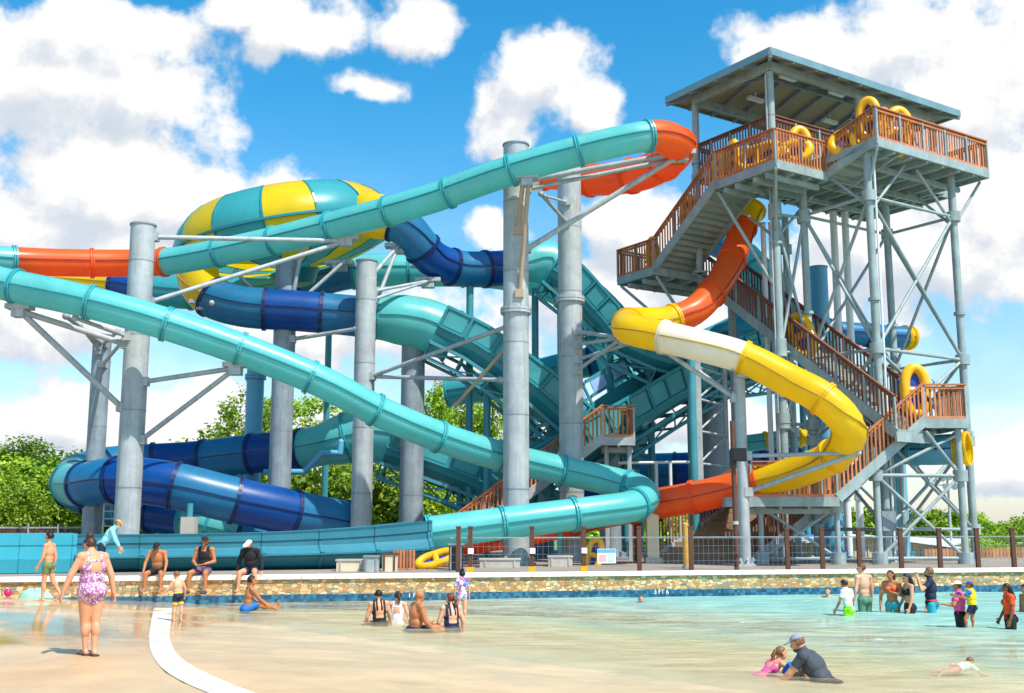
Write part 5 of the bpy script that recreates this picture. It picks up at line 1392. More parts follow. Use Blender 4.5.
# low buildings beyond the tower
def shed(label, cat, pxl, pxa, pxr, d, ytop, yl, yr, dp, wall, roof, name='shed'):
    a, m, e = P(pxl, yl, d), P(pxa, ytop, d), P(pxr, yr, d); z0 = GZ2
    t = thing(name, label, cat, (m.x, d, z0)); b = MB()
    vs = [V((a.x, d, z0)), V((e.x, d, z0)), e, m, a]; vs += [v + Y_ * dp for v in vs]
    b.add(vs, [(0, 1, 2, 3, 4), (9, 8, 7, 6, 5), (0, 5, 6, 1), (1, 6, 7, 2), (4, 9, 5, 0)])
    w = b.build('wall', MAT[wall], t)
    b = MB(); n = int((e.x - a.x) / .32)
    for k in range(1, n):
        x = a.x + (e.x - a.x) * k / n
        zt = a.z + (m.z - a.z) * (x - a.x) / (m.x - a.x) if x < m.x else m.z + (e.z - m.z) * (x - m.x) / (e.x - m.x)
        b.box((x, d - .02, (z0 + zt - .06) / 2), (.06, .04, zt - z0 - .1))
    b.build('cladding_ribs', MAT[wall], w)
    b = MB()
    for p_, q_ in ((a + V((-.2, 0, -.03)), m), (m, e + V((.2, 0, -.03)))):
        b.add([p_ + V((0, -.3, .02)), q_ + V((0, -.3, .02)), q_ + V((0, dp + .3, .02)), p_ + V((0, dp + .3, .02)), p_ + V((0, -.3, .1)), q_ + V((0, -.3, .1)), q_ + V((0, dp + .3, .1)), p_ + V((0, dp + .3, .1))],
              [(3, 2, 1, 0), (4, 5, 6, 7), (0, 1, 5, 4), (1, 2, 6, 5), (2, 3, 7, 6), (3, 0, 4, 7)])
    b.build('roof', MAT[roof], t)
    return t
shed('low tan ribbed shed with a shallow gable, seen between the tower legs', 'shed', 748, 866, 966, 49, 537, 549, 550, 14, 'tan_wall', 'white_roof')
shed('long low building with a bright white roof beyond the right tower leg', 'building', 925, 985, 1075, 72, 541, 549, 548, 18, 'tan_wall', 'white_roof', 'storage_building')
t = thing('canopy', 'flat light blue canopy on thin posts seen under the wooden landing', 'canopy', (P(800, 540, 53).x, 53, GZ2))
a, e = P(748, 537, 53), P(838, 536, 53); b = MB(); b.beam(a + Y_ * 1.5, e + Y_ * 1.5, 3.2, .16); b.box((a + e) / 2 + V((0, -.12, -.15)), ((e - a).length, .05, .36)); b.build('roof', MAT['canopy_blue'], t)
for f in (.04, .5, .96):
    for y in (.1, 2.8):
        q = a.lerp(e, f); b = MB(); b.pipe((q.x, 53 + y, GZ2), (q.x, 53 + y, q.z - .05), .06, 8); b.build('post', MAT['pipe_white'], t)
t = thing('picket_fence', 'tan wooden picket fence at the right end behind the net fence', 'fence', (P(975, 560, 47).x, 47, GZ2)); a, e = P(926, 549, 47), P(1090, 546, 47); b = MB()
n = int((e.x - a.x) / .15)
for k in range(n): q = a.lerp(e, k / n); b.box((q.x, q.y, (q.z + GZ2) / 2), (.125, .03, q.z - GZ2))
b.build('pickets', MAT['wood_tan'], t); b = MB(); b.beam(a - Z * .3 + Y_ * .04, e - Z * .3 + Y_ * .04, .05, .1); b.beam(a - Z * 1.2 + Y_ * .04, e - Z * 1.2 + Y_ * .04, .05, .1); b.build('rails', MAT['wood_dark'], t)
# flood light mast far behind
q = P(950, 520, 75); t = thing('light_pole', 'thin far pole with a cluster of floodlights, right of the tower leg', 'light pole', (q.x, q.y, GZ2)); zt = zat(q, 474)
b = MB(); b.pipe((q.x, q.y, GZ2), (q.x, q.y, zt), .09, 8); b.build('pole', MAT['galv'], t)
for k, (dx, dz) in enumerate(((-.5, -.2), (0, -.1), (.5, -.2), (-.3, -.75), (.3, -.75))):
    b = MB(); b.pipe((q.x + dx, q.y - .1, zt + dz), (q.x + dx, q.y - .45, zt + dz - .12), .12, 10, .24); b.build('floodlight', MAT['galv'], t)
b = MB()
for dz in (-.2, -.75): b.pipe((q.x - .6, q.y, zt + dz), (q.x + .6, q.y, zt + dz), .04, 6)
b.build('crossarm', MAT['galv_dark'], t)
b = MB(); c = P(931, 481, 75); b.box(c, (.85, .05, .6)); b.pipe(c + V((.4, .05, .2)), (q.x, q.y, c.z + .2), .03, 6); b.build('banner', MAT['galv_dark'], t)
# things left at the foot of the wall
def at_foot(px, off, z=None):
    q = wl_at(px, -off); return V((q.x, q.y, zf(q.x, q.y)))
q = at_foot(7, .35); t = thing('beach_ball', 'small pink ball at the foot of the pool wall at the far left', 'ball', q)
plain('ball_pink', hexc('d0246c'), rough=.35)
b = MB(); b.ellipsoid(q + Z * .1, (.1, .1, .1), None, 18, 12); b.build('ball', MAT['ball_pink'], t); b = MB(); b.ellipsoid(q + Z * .198, (.025, .025, .01)); b.build('valve', MAT['white'], t)
q = at_foot(33, .5); plain('towel_mint', hexc('94c8ac'), rough=.9, var=.15, scale=6.0)
b = MB(); rn = random.Random(3); n = 22; rs = []
for j in range(10):
    v = j / 9; ring = []
    for i in range(n):
        a = 2 * pi * i / n; rr = (.36 * (1 - v ** 1.6) + .04) * (1 + .16 * math.sin(3 * a + 1) + .08 * math.sin(7 * a + 4 * v)); ring.append(q + V((math.cos(a) * rr, math.sin(a) * rr * .5, .2 * math.sin(v * pi / 2) * (1 + .25 * math.sin(2 * a)))))
    rs.append(ring)
b.rings(rs, 0, True, True, True); tag(b.build('towel', MAT['towel_mint']), 'crumpled mint green towel at the foot of the pool wall, left of the walking boy', 'towel')
# ------------------------------------------------------------------ people
def skinmat(name, h): return plain(name, hexc(h), rough=.5, var=.07, scale=5.0, spec=.4, trans=.04)
skinmat('skin_fair', 'd89a74'); skinmat('skin_tan', 'b87548'); skinmat('skin_brown', '8a5636'); skinmat('skin_pale', 'e0a888')
for nm, h in (('hair_brown', '3a2416'), ('hair_black', '120e0c'), ('hair_light', '7a5230'), ('hair_red', '6a3418')): plain(nm, hexc(h), rough=.55, var=.25, scale=30.0)
for nm, h in (('cloth_black', '17181c'), ('cloth_navy', '1a2440'), ('cloth_blue', '1c6cb8'), ('cloth_aqua', '8fdce4'), ('cloth_white', 'e8ecf0'), ('cloth_lime', '9cf020'), ('cloth_green', '5c8468'), ('cloth_pink', 'e05a94'), ('cloth_orange', 'f0521c'), ('cloth_yellow', 'e8cc1c'),
              ('cloth_grey', '40464e'), ('cloth_purple', '6c5470'), ('cloth_olive', '6e7c48'), ('cap_white', 'f2f2f4'), ('cap_grey', '8a94a4'), ('cap_black', '101012'), ('cap_blue', '1c4cb0'), ('cloth_teal', '2fa8b4'), ('cloth_red', 'd83028')):
    plain(nm, hexc(h), rough=.75, var=.12, scale=8.0)
plain('lip', hexc('a05048'), rough=.5); plain('eye', hexc('1c1410'), rough=.2); plain('sandal', hexc('4a3a34'), rough=.7)
m, nt, pb = nodemat('cloth_floral')
oc = coords(nt); vo = N(nt, 'ShaderNodeTexVoronoi', i_Scale=52.0); nt.links.new(oc, vo.inputs['Vector'])
sc_ = N(nt, 'ShaderNodeSeparateColor'); nt.links.new(vo.outputs['Color'], sc_.inputs[0])
nt.links.new(ramp(nt, sc_.outputs[0], [(0, hexc('b880a8')), (.3, hexc('d8b8cc')), (.5, hexc('a0648c')), (.68, hexc('e0ccd8')), (.85, hexc('805078'))], 'CONSTANT'), pb.inputs['Base Color']); pb.inputs['Roughness'].default_value = .7
m, nt, pb = nodemat('cloth_print')
oc = coords(nt); vo = N(nt, 'ShaderNodeTexVoronoi', i_Scale=14.0); nt.links.new(oc, vo.inputs['Vector']); sc_ = N(nt, 'ShaderNodeSeparateColor'); nt.links.new(vo.outputs['Color'], sc_.inputs[0])
nt.links.new(ramp(nt, sc_.outputs[0], [(0, hexc('d868b0')), (.25, hexc('e8f0f4')), (.5, hexc('58b8dc')), (.7, hexc('7058b0')), (.85, hexc('f0e8f0'))], 'CONSTANT'), pb.inputs['Base Color']); pb.inputs['Roughness'].default_value = .7

def v3(*a): return V(a).normalized()
REST = dict(T=(0, 0, 1), LU=(-.16, 0, -1), LF=(-.05, .18, -1), RU=(.16, 0, -1), RF=(.05, .18, -1), LT=(-.05, 0, -1), LS=(0, -.03, -1), RT=(.05, 0, -1), RS=(0, -.03, -1), Hf=(0, 1, 0), Hu=None)
def person(label, pos, H, yaw, pose=None, skin='skin_fair', wear=(), hair=None, cap=None, fat=1.0, fem=False, kid=0.0, anchor='feet', voxel=.011, group='people in and around the pool', feet_flat=True, extras=None):
    """body coordinates: x right, y ahead, z up; pos = the point under the anchor"""
    q = dict(REST); q.update(pose or {})
    T = V(q['T']).normalized(); X = V((1, 0, 0))
    X = (X - T * X.dot(T)).normalized(); Y = T.cross(X)
    hs = 1 + .28 * kid                                   # heads are larger on children
    pel = V((0, 0, 0)); neck = pel + T * (.30 * H)
    hw, sw = (.050, .100) if fem else (.048, .112)
    if kid: sw = .098; hw = .045
    J = {}
    for s, k in ((-1, 'L'), (1, 'R')):
        sh = neck - T * (.018 * H) + X * (s * sw * H)
        el = sh + V(q[k + 'U']).normalized() * (.172 * H); wr = el + V(q[k + 'F']).normalized() * (.145 * H)
        hp = pel - T * (.01 * H) + X * (s * hw * H); kn = hp + V(q[k + 'T']).normalized() * (.245 * H); an = kn + V(q[k + 'S']).normalized() * (.235 * H)
        J[k] = (sh, el, wr, hp, kn, an)
    Hf = V(q['Hf']).normalized(); Hu = V(q['Hu']).normalized() if q['Hu'] else (Z * .75 + T * .25)
    Hr = Hf.cross(Hu).normalized(); Hu = Hr.cross(Hf)
    hc = neck + T * (.035 * H) + Hu * (.062 * H * hs) + Hf * (.018 * H)
    b = MB(); ax = (X, Y, T); f2 = fat ** .5
    # trunk
    b.ellipsoid(pel + T * (.20 * H), (.093 * H * f2, .064 * H * fat, .105 * H), ax)
    b.ellipsoid(pel + T * (.10 * H) + Y * (.004 * H * fat), ((.074 if fem else .08) * H * fat, .058 * H * fat, .085 * H), ax)
    b.ellipsoid(pel + T * (.015 * H), ((.09 if fem else .083) * H * fat, .064 * H * fat, .07 * H), ax)
    b.ellipsoid(pel + T * (.255 * H), (.095 * H * f2, .05 * H * f2, .045 * H), ax)
    for s in (-1, 1):
        b.ellipsoid(pel - T * (.015 * H) + X * (s * .038 * H) - Y * (.034 * H * fat), (.047 * H * fat, .045 * H * fat, .05 * H), ax)
        if fem and not kid: b.ellipsoid(pel + T * (.205 * H) + X * (s * .045 * H) + Y * (.05 * H * f2), (.038 * H, .034 * H * f2, .037 * H), ax)
        b.capsule(neck - T * (.006 * H), J['L' if s < 0 else 'R'][0], .034 * H * f2, .036 * H * f2)
    b.capsule(neck - T * (.02 * H), neck.lerp(hc, .75), .033 * H * f2, .030 * H * hs * f2 ** .5)
    # head
    ha = (Hr, Hf, Hu)
    b.ellipsoid(hc + Hu * (.012 * H * hs) - Hf * (.006 * H * hs), (.0445 * H * hs, .0545 * H * hs, .053 * H * hs), ha)
    b.ellipsoid(hc - Hu * (.022 * H * hs) + Hf * (.014 * H * hs), (.034 * H * hs, .038 * H * hs, .043 * H * hs), ha)
    b.ellipsoid(hc - Hu * (.008 * H * hs) + Hf * (.054 * H * hs), (.0085 * H * hs, .012 * H * hs, .013 * H * hs), ha, 8, 6)
    for s in (-1, 1): b.ellipsoid(hc + Hr * (s * .045 * H * hs) - Hf * (.004 * H * hs), (.007 * H * hs, .012 * H * hs, .017 * H * hs), ha, 8, 6)
    fr = max(.0072 * H, voxel * .75)
    for k, s in (('L', -1), ('R', 1)):
        sh, el, wr, hp, kn, an = J[k]
        b.capsule(sh, el, .031 * H * f2, .0245 * H * f2); b.capsule(el, wr, .0245 * H * f2, .0165 * H * f2)
        b.ellipsoid(sh, (.036 * H * f2,) * 3)
        d = (wr - el).normalized(); side = (Y - d * Y.dot(d)); side = side.normalized() if side.length > .25 else (T - d * T.dot(d)).normalized()
        nm = d.cross(side) * s                               # palm faces inward
        pc = wr + d * (.028 * H); b.ellipsoid(pc, (.024 * H, .0115 * H, .036 * H), (side, nm, d), 12, 8)
        for i, (o_, l) in enumerate(((-.0185, .034), (-.0062, .04), (.0062, .043), (.0185, .038))):
            a0 = wr + d * (.054 * H) + side * (o_ * H); a1 = a0 + (d * .9 - nm * .28 + side * o_ * 6).normalized() * (l * .55 * H); a2 = a1 + (d * .75 - nm * .62 + side * o_ * 6).normalized() * (l * .5 * H)
            b.capsule(a0, a1, fr, fr * .95, 8); b.capsule(a1, a2, fr * .95, fr * .8, 8)
        t0 = wr + d * (.018 * H) + side * (.019 * H); t1 = t0 + (d * .7 + side * .75 - nm * .2).normalized() * (.024 * H); t2 = t1 + (d * .95 + side * .2 - nm * .3).normalized() * (.022 * H)
        b.capsule(t0, t1, fr * 1.15, fr, 8); b.capsule(t1, t2, fr, fr * .85, 8)
        b.capsule(hp, kn, .052 * H * fat, .033 * H * f2); b.capsule(kn, an, .033 * H * f2, .0195 * H)
        cd = (an - kn).normalized(); back = -(Y - cd * Y.dot(cd)).normalized() if abs(Y.dot(cd)) < .97 else -T
        if back.dot(Hf) > .5 and abs(cd.z) > .5: pass
        b.ellipsoid(kn.lerp(an, .3) + back * (.009 * H), (.033 * H * f2, .033 * H * f2, .07 * H), None if abs(cd.z) > .8 else (X, cd.cross(X).normalized(), cd))
        fd = V(q.get(k + 'foot', (0, 1, 0))); fd = (fd - cd * fd.dot(cd) * .8).normalized() if not feet_flat else V((fd.x, fd.y, fd.z)).normalized()
        up = Z if abs(fd.z) < .7 else -Y
        he = an - up * (.024 * H) - fd * (.02 * H); to = an - up * (.028 * H) + fd * (.085 * H)
        b.capsule(an, he, .021 * H, .019 * H); b.capsule(he, to, .02 * H, .017 * H); b.capsule(an, to - fd * (.03 * H), .019 * H, .016 * H)
        sd = fd.cross(up).normalized()
        for i in range(5): b.capsule(to + sd * ((i - 2) * .0095 * H), to + sd * ((i - 2) * .011 * H) + fd * (.024 * H - abs(i - 1.5) * .002 * H) - up * (.004 * H), .0085 * H, .0065 * H, 8)
        J[k] += (he, to)
    me = b.mesh('body_raw', MAT[skin])
    ob = bpy.data.objects.new('person_raw', me); COL.objects.link(ob)
    rm = ob.modifiers.new('r', 'REMESH'); rm.mode = 'VOXEL'; rm.voxel_size = voxel * (H / 1.7) ** .5; rm.use_smooth_shade = True
    smo = ob.modifiers.new('s', 'SMOOTH'); smo.factor = .5; smo.iterations = 3
    dg = bpy.context.evaluated_depsgraph_get()
    body = bpy.data.meshes.new_from_object(ob.evaluated_get(dg)); bpy.data.objects.remove(ob); bpy.data.meshes.remove(me)
    body.name = 'person'; body.materials.clear(); body.materials.append(MAT[skin])
    body.polygons.foreach_set('use_smooth', [True] * len(body.polygons))
    # where the anchor lies
    zmin = min(v.co.z for v in body.vertices)
    if anchor == 'feet': off = zmin
    elif anchor == 'seat': off = -.075 * H * fat ** .5
    else: off = float(anchor)
    body.transform(Matrix.Translation((0, 0, -off)))
    o = bpy.data.objects.new('person', body); COL.objects.link(o)
    o.location = pos; o.rotation_euler = (0, 0, yaw); tag(o, label, 'person', group)
    sh3 = V((0, 0, -off))
    # nearest bone of every vertex
    bones = [('torso', pel - T * .03 * H, neck, .085 * H), ('head', neck + T * .03 * H, hc + Hu * .06 * H, .05 * H)]
    for k in 'LR':
        sh, el, wr, hp, kn, an, he, to = J[k]
        bones += [('arm' + k, sh, el, .03 * H), ('fore' + k, el, wr, .022 * H), ('hand' + k, wr, wr + (wr - el).normalized() * .1 * H, .018 * H), ('thigh' + k, hp, kn, .045 * H), ('shin' + k, kn, an, .028 * H), ('foot' + k, he, to, .02 * H)]
    bb = [(n_, a + sh3, (e - a), (e - a).length_squared, r_) for n_, a, e, r_ in bones]
    pel3, hc3 = pel + sh3, hc + sh3
    info = []
    for v in body.vertices:
        p = v.co; best = None
        for n_, a, d, l2, r_ in bb:
            t = (p - a).dot(d) / l2; tc = min(max(t, 0), 1)
            ds = (p - a - d * tc).length - r_
            if best is None or ds < best[0]: best = (ds, n_, t)
        r_ = p - pel3; rh = p - hc3
        info.append((best[1], best[2], r_.dot(X) / H, r_.dot(Y) / H, r_.dot(T) / H, rh.dot(Hr) / (H * hs), rh.dot(Hf) / (H * hs), rh.dot(Hu) / (H * hs)))
    vn = [v.normal.copy() for v in body.vertices]
    def shell(name, pred, mat, th, parent=o):
        fs = [tuple(p.vertices) for p in body.polygons if all(pred(*info[i]) for i in p.vertices)]
        if not fs: return None
        idx = {}; vs = []; edges = {}
        for f in fs:
            for i in f:
                if i not in idx:
                    idx[i] = len(vs); vs.append(body.vertices[i].co + vn[i] * (th(*info[i]) if callable(th) else th))
            for a, c in zip(f, f[1:] + f[:1]): edges[(a, c)] = edges.get((a, c), 0) + 1
        n0 = len(vs); out = [tuple(idx[i] for i in f) for f in fs]; rim = {}
        for (a, c) in list(edges):
            if (c, a) not in edges:
                for i in (a, c):
                    if i not in rim: rim[i] = len(vs); vs.append(body.vertices[i].co - vn[i] * .003)
                out.append((idx[c], idx[a], rim[a], rim[c]))
        b2 = MB(); b2.add(vs, out, 0, True); oo = bpy.data.objects.new(name, b2.mesh(name, MAT[mat])); COL.objects.link(oo); oo.parent = o
        return oo
    for (nm, kind, mat) in wear:
        th = .012 if kind in ('shorts', 'tee', 'long', 'vest', 'trunks') else .006
        shell(nm, WEAR[kind], mat, .03 if kind == 'vest' else .016 if kind in ('belt', 'hem') else th)
    if hair:
        mat, style = hair
        def hp_(bn, t, x, y, z, hx, hy, hz): return bn == 'head' and (hz > .02 - .9 * min(0, .012 - hy) * (1 if hy > .012 else 0) if style != 'bald' else False) and not (hy > .035 and hz < .034) or (bn == 'head' and hy < -.004 and hz > (-.03 if style in ('long', 'bun', 'pony') else -.018) and style != 'bald' and abs(hx) < .06)
        shell('hair', hp_, mat, .011 * H / 1.6)
        b2 = MB()
        hH = H * hs; ax2 = (Hr, Hf, Hu)
        c0 = hc + sh3
        if style == 'bun': b2.ellipsoid(c0 + Hu * (.075 * hH) - Hf * (.03 * hH), (.034 * hH, .034 * hH, .03 * hH), ax2); b2.ellipsoid(c0 + Hu * (.085 * hH) - Hf * (.045 * hH), (.022 * hH, .02 * hH, .02 * hH), ax2)
        if style == 'pony':
            a0 = c0 + Hu * (.03 * hH) - Hf * (.06 * hH); a1 = a0 - Hu * (.045 * hH) - Hf * (.03 * hH); a2 = a1 - Z * (.09 * hH)
            b2.capsule(a0, a1, .018 * hH, .022 * hH); b2.capsule(a1, a2, .022 * hH, .007 * hH)
        if style == 'long':
            for s in (-1, 0, 1):
                a0 = c0 + Hu * (.01 * hH) - Hf * (.035 * hH) + Hr * (s * .03 * hH); a1 = neck + sh3 - Y * (.05 * H) + X * (s * .035 * H) - T * .02 * H; a2 = a1 - T * (.09 * H)
                b2.capsule(a0, a1, .03 * hH, .03 * hH); b2.capsule(a1, a2, .03 * hH, .012 * hH)
        if b2.v: 
            o2 = bpy.data.objects.new('hair_tail' if style != 'bun' else 'hair_bun', b2.mesh('hair_tail' if style != 'bun' else 'hair_bun', MAT[mat])); COL.objects.link(o2); o2.parent = o
    if cap:
        mat, brim = cap
        oo = shell('cap', lambda bn, t, x, y, z, hx, hy, hz: bn == 'head' and hz > .026 + .15 * max(0, -hy) * 0, mat, .012 * H / 1.6)
        hH = H * hs; b2 = MB(); c0 = hc + sh3 + Hu * (.030 * hH)
        if brim:
            fwd = Hf * brim
            top = []; 
            for i in range(13):
                a = -1.15 + 2.3 * i / 12; top.append(c0 + Hr * (math.sin(a) * .047 * hH) + fwd * (math.cos(a) * .052 * hH))
            outr = [c0 + Hr * (math.sin(-1.15 + 2.3 * i / 12) * .05 * hH) + fwd * ((.05 + .055 * math.cos((i - 6) / 6 * 1.35)) * hH) - Hu * (.008 * hH) for i in range(13)]
            th_ = Hu * (.006 * hH)
            b2.rings([[a + th_, e + th_, e, a] for a, e in zip(top, outr)], 0, False, True, True)
            ob2 = bpy.data.objects.new('cap_brim', b2.mesh('cap_brim', MAT[mat])); COL.objects.link(ob2); ob2.parent = oo or o
    # face
    hH = H * hs; c0 = hc + sh3
    for s in (-1, 1):
        b2 = MB(); b2.ellipsoid(c0 + Hf * (.0485 * hH) + Hr * (s * .0175 * hH) + Hu * (.004 * hH), (.0075 * hH, .004 * hH, .0045 * hH), (Hr, Hf, Hu), 8, 6)
        e2 = bpy.data.objects.new('eye', b2.mesh('eye', MAT['eye'])); COL.objects.link(e2); e2.parent = o
    b2 = MB(); b2.ellipsoid(c0 + Hf * (.0495 * hH) - Hu * (.034 * hH), (.014 * hH, .004 * hH, .0045 * hH), (Hr, Hf, Hu), 10, 6)
    e2 = bpy.data.objects.new('mouth', b2.mesh('mouth', MAT['lip'])); COL.objects.link(e2); e2.parent = o
    if extras: extras(o, dict(J={k: [p + sh3 for p in J[k]] for k in 'LR'}, X=X, Y=Y, T=T, hc=c0, neck=neck + sh3, H=H, Hf=Hf, Hu=Hu, Hr=Hr, shell=shell, pel=pel3))
    return o
def th(bn): return bn.startswith('thigh')
WEAR = {
    'shorts': lambda bn, t, x, y, z, *h: (bn == 'torso' and z < .055) or (th(bn) and t < .72),
    'trunks': lambda bn, t, x, y, z, *h: (bn == 'torso' and z < .05) or (th(bn) and t < .5),
    'brief': lambda bn, t, x, y, z, *h: (bn == 'torso' and z < .035) or (th(bn) and t < .1),
    'swimsuit': lambda bn, t, x, y, z, *h: (bn == 'torso' and z < .215 and not (y < 0 and z > .15 and abs(x) < .045)) or (bn == 'torso' and z >= .2 and .05 < abs(x) < .072) or (bn == 'torso' and y < 0 and .232 < z < .25 and abs(x) < .075) or (th(bn) and t < .13 + .12 * (y < -.01)),
    'scoop': lambda bn, t, x, y, z, *h: (bn == 'torso' and (z < .19 or (y > 0 and z < .23)) and not (y < 0 and z > .10 and abs(x) < .05 - .1 * max(0, .15 - z))) or (bn == 'torso' and z >= .18 and .05 < abs(x) < .085) or (bn == 'torso' and y < 0 and z > .19 and abs(abs(x) - .03) < .015) or (th(bn) and t < .14),
    'bikini': lambda bn, t, x, y, z, *h: bn == 'torso' and .175 < z < .225,
    'crop': lambda bn, t, x, y, z, *h: bn == 'torso' and .15 < z < .26 and (z < .235 or .045 < abs(x) < .08),
    'tank': lambda bn, t, x, y, z, *h: bn == 'torso' and z > -.02 and abs(x) < .088 and not (z > .262 and abs(x) < .038 and y > -.01),
    'tee': lambda bn, t, x, y, z, *h: (bn == 'torso' and z > -.03) or (bn.startswith('arm') and t < .6),
    'long': lambda bn, t, x, y, z, *h: (bn == 'torso' and z > -.035) or bn.startswith('arm') or (bn.startswith('fore') and t < .93),
    'vest': lambda bn, t, x, y, z, *h: bn == 'torso' and z > .03 and abs(x) < .09,
    'belt': lambda bn, t, x, y, z, *h: bn == 'torso' and .03 < z < .058,
    'hem': lambda bn, t, x, y, z, *h: th(bn) and .55 < t < .74,
}
def ground_at(px, py):
    g = G(px, py, 0.0)
    for _ in range(8): g = G(px, py, zf(g.x, g.y))
    return g
def water_at(px, py): return G(px, py, 0.0)
# ---- the woman in front
def sandals(o, c):
    for k in 'LR':
        he, to = c['J'][k][6], c['J'][k][7]; b = MB(); d = (to - he).normalized(); s = d.cross(Z).normalized()
        b.beam(he - d * .04 - Z * .03, to + d * .05 - Z * .03, .085, .022)
        b.capsule(he + d * .06 + s * .045 - Z * .02, he + d * .07 + Z * .035, .012, .012, 8); b.capsule(he + d * .07 + Z * .035, he + d * .06 - s * .045 - Z * .02, .012, .012, 8)
        b.capsule(to - d * .0 + s * .045 - Z * .02, to + Z * .02, .012, .012, 8); b.capsule(to + Z * .02, to - s * .045 - Z * .02, .012, .012, 8)
        x = bpy.data.objects.new('sandal', b.mesh('sandal', MAT['sandal'])); COL.objects.link(x); x.parent = o
g = ground_at(88, 655)
person('woman with a hair bun in a pink floral one-piece swimsuit, walking away in front', g, 115 / F * g.y, R(46), dict(T=(.02, .10, 1), LU=(-.50, .12, -1), LF=(-.30, .22, -1), RU=(.42, -.10, -1), RF=(.22, .05, -1), LT=(.06, .10, -1), LS=(.06, -.05, -1), RT=(-.04, -.06, -1), RS=(-.07, -.16, -1), Hf=(-.45, .8, -.5), Hu=(-.1, .45, .9)),
       'skin_fair', [('swimsuit', 'swimsuit', 'cloth_floral')], ('hair_brown', 'bun'), fat=1.4, fem=True, voxel=.0075, extras=sandals)
# ---- boy walking at the wall
g = ground_at(46, 601.5); g.y = min(g.y, wl_at(46, -.3).y)
person('shirtless boy in green print shorts walking left along the foot of the wall', g, 66 / F * g.y, R(80), dict(LT=(0, .12, -1), LS=(0, .02, -1), RT=(.02, -.28, -1), RS=(0, -.75, -1), Rfoot=(0, .5, -.8), LU=(-.15, .1, -1), LF=(0, .55, -1), RU=(.2, -.15, -1), RF=(.05, .1, -1)),
       'skin_fair', [('shorts', 'trunks', 'cloth_olive')], ('hair_black', 'short'), kid=.5)
# ---- person bending over behind the wall
q = wl_at(99, 1.0)
person('person in an aqua long-sleeved shirt and tan cap bending forward behind the wall', q, 1.62, R(-80), dict(T=(0, .55, .85), LU=(-.1, .25, -1), LF=(0, .35, -1), RU=(.1, .4, -1), RF=(0, .6, -1), Hf=(0, .9, -.5), Hu=(0, .5, .9)),
       'skin_fair', [('shirt', 'long', 'cloth_aqua'), ('shorts', 'shorts', 'cloth_navy')], ('hair_light', 'short'), cap=('timber_yellow', 1))
# ---- three men sitting on the coping
def on_wall(px): 
    q = wl_at(px, .16); q.z = HW + .005; return q
SIT = dict(LT=(-.28, 1, -.12), RT=(.28, 1, -.12), LS=(-.05, .05, -1), RS=(.05, .05, -1))
def sitp(**k): d = dict(SIT); d.update(k); return d
person('shirtless man with black cap and black shorts sitting on the coping, looking down', on_wall(156), 1.66, R(182), sitp(T=(0, .22, 1), LU=(-.32, .35, -1), LF=(.0, .65, -1), RU=(.32, .35, -1), RF=(-.0, .65, -1), Hf=(0, .8, -.6), Hu=(0, .5, .85)),
       'skin_tan', [('shorts', 'shorts', 'cloth_black')], ('hair_black', 'short'), cap=('cap_black', 1), fat=1.12, anchor='seat')
def beard(mat):
    def f(o, c): c['shell']('beard', lambda bn, t, x, y, z, hx, hy, hz: bn == 'head' and hz < -.026 and hy > .0, mat, .008)
    return f
def shoes(o, c):
    for k in 'LR':
        c['shell']('shoe', lambda bn, t, x, y, z, *h, k=k: bn == 'foot' + k, 'cloth_grey', .012)
def both(*fs):
    def f(o, c):
        for g_ in fs: g_(o, c)
    return f
person('bearded man in black tank top, black cap and purple shorts sitting upright on the coping', on_wall(203), 1.84, R(172), sitp(T=(0, .06, 1), LU=(-.28, .1, -1), LF=(.75, .75, -.25), RU=(.28, .1, -1), RF=(-.7, .8, -.35), Hf=(-.45, .9, -.05)),
       'skin_tan', [('tank_top', 'tank', 'cloth_black'), ('shorts', 'shorts', 'cloth_purple')], ('hair_black', 'short'), cap=('cap_black', 1), fat=1.1, anchor='seat', extras=both(beard('hair_black'), shoes))
person('person in black long sleeves and white cap sitting on the coping edge', on_wall(250), 1.74, R(178), sitp(T=(.03, .2, 1), LU=(-.35, -.05, -1), LF=(-.12, .1, -1), RU=(.35, -.05, -1), RF=(.12, .1, -1), Hf=(.45, .75, -.5), Hu=(0, .4, .9)),
       'skin_fair', [('shirt', 'long', 'cloth_black'), ('shorts', 'trunks', 'cloth_navy')], ('hair_light', 'short'), cap=('cap_white', 1), fat=1.15, anchor='seat')
# ---- toddler on the band
g = ground_at(177, 621.5)
person('small shirtless toddler in navy and yellow shorts standing by the white band', g, 47 / F * g.y, R(42), dict(T=(-.06, .05, 1), LU=(-.6, .3, -1), LF=(-.5, .5, -.8), RU=(.45, -.05, -1), RF=(.1, .25, -1), LT=(-.08, .1, -1), RT=(.1, -.1, -1), Hf=(-.3, .9, -.3)),
       'skin_pale', [('shorts', 'trunks', 'cloth_navy'), ('waistband', 'belt', 'cloth_yellow'), ('hem', 'hem', 'cloth_yellow')], ('hair_light', 'short'), kid=1.0, fat=1.1)
# ---- boy sitting on the floor
g = ground_at(246, 613.5)
LEGS = dict(LT=(-.12, 1, .12), LS=(-.05, 1, -.12), RT=(.12, 1, .2), RS=(.05, 1, -.28), Lfoot=(0, .3, 1), Rfoot=(0, .3, 1))
def legs(**k): d = dict(LEGS); d.update(k); return d
person('shirtless boy in blue shorts sitting on the tan floor leaning toward his legs', g, 1.58, R(-58), legs(T=(0, .18, 1), RU=(.1, .75, -.9), RF=(.0, .8, -.75), LU=(-.15, .6, -.9), LF=(0, .8, -.6), Hf=(.15, .9, .05), RT=(.12, .9, .42), RS=(.05, .9, -.5)),
       'skin_tan', [('shorts', 'shorts', 'cloth_blue')], ('hair_black', 'short'), kid=.5, anchor='seat')
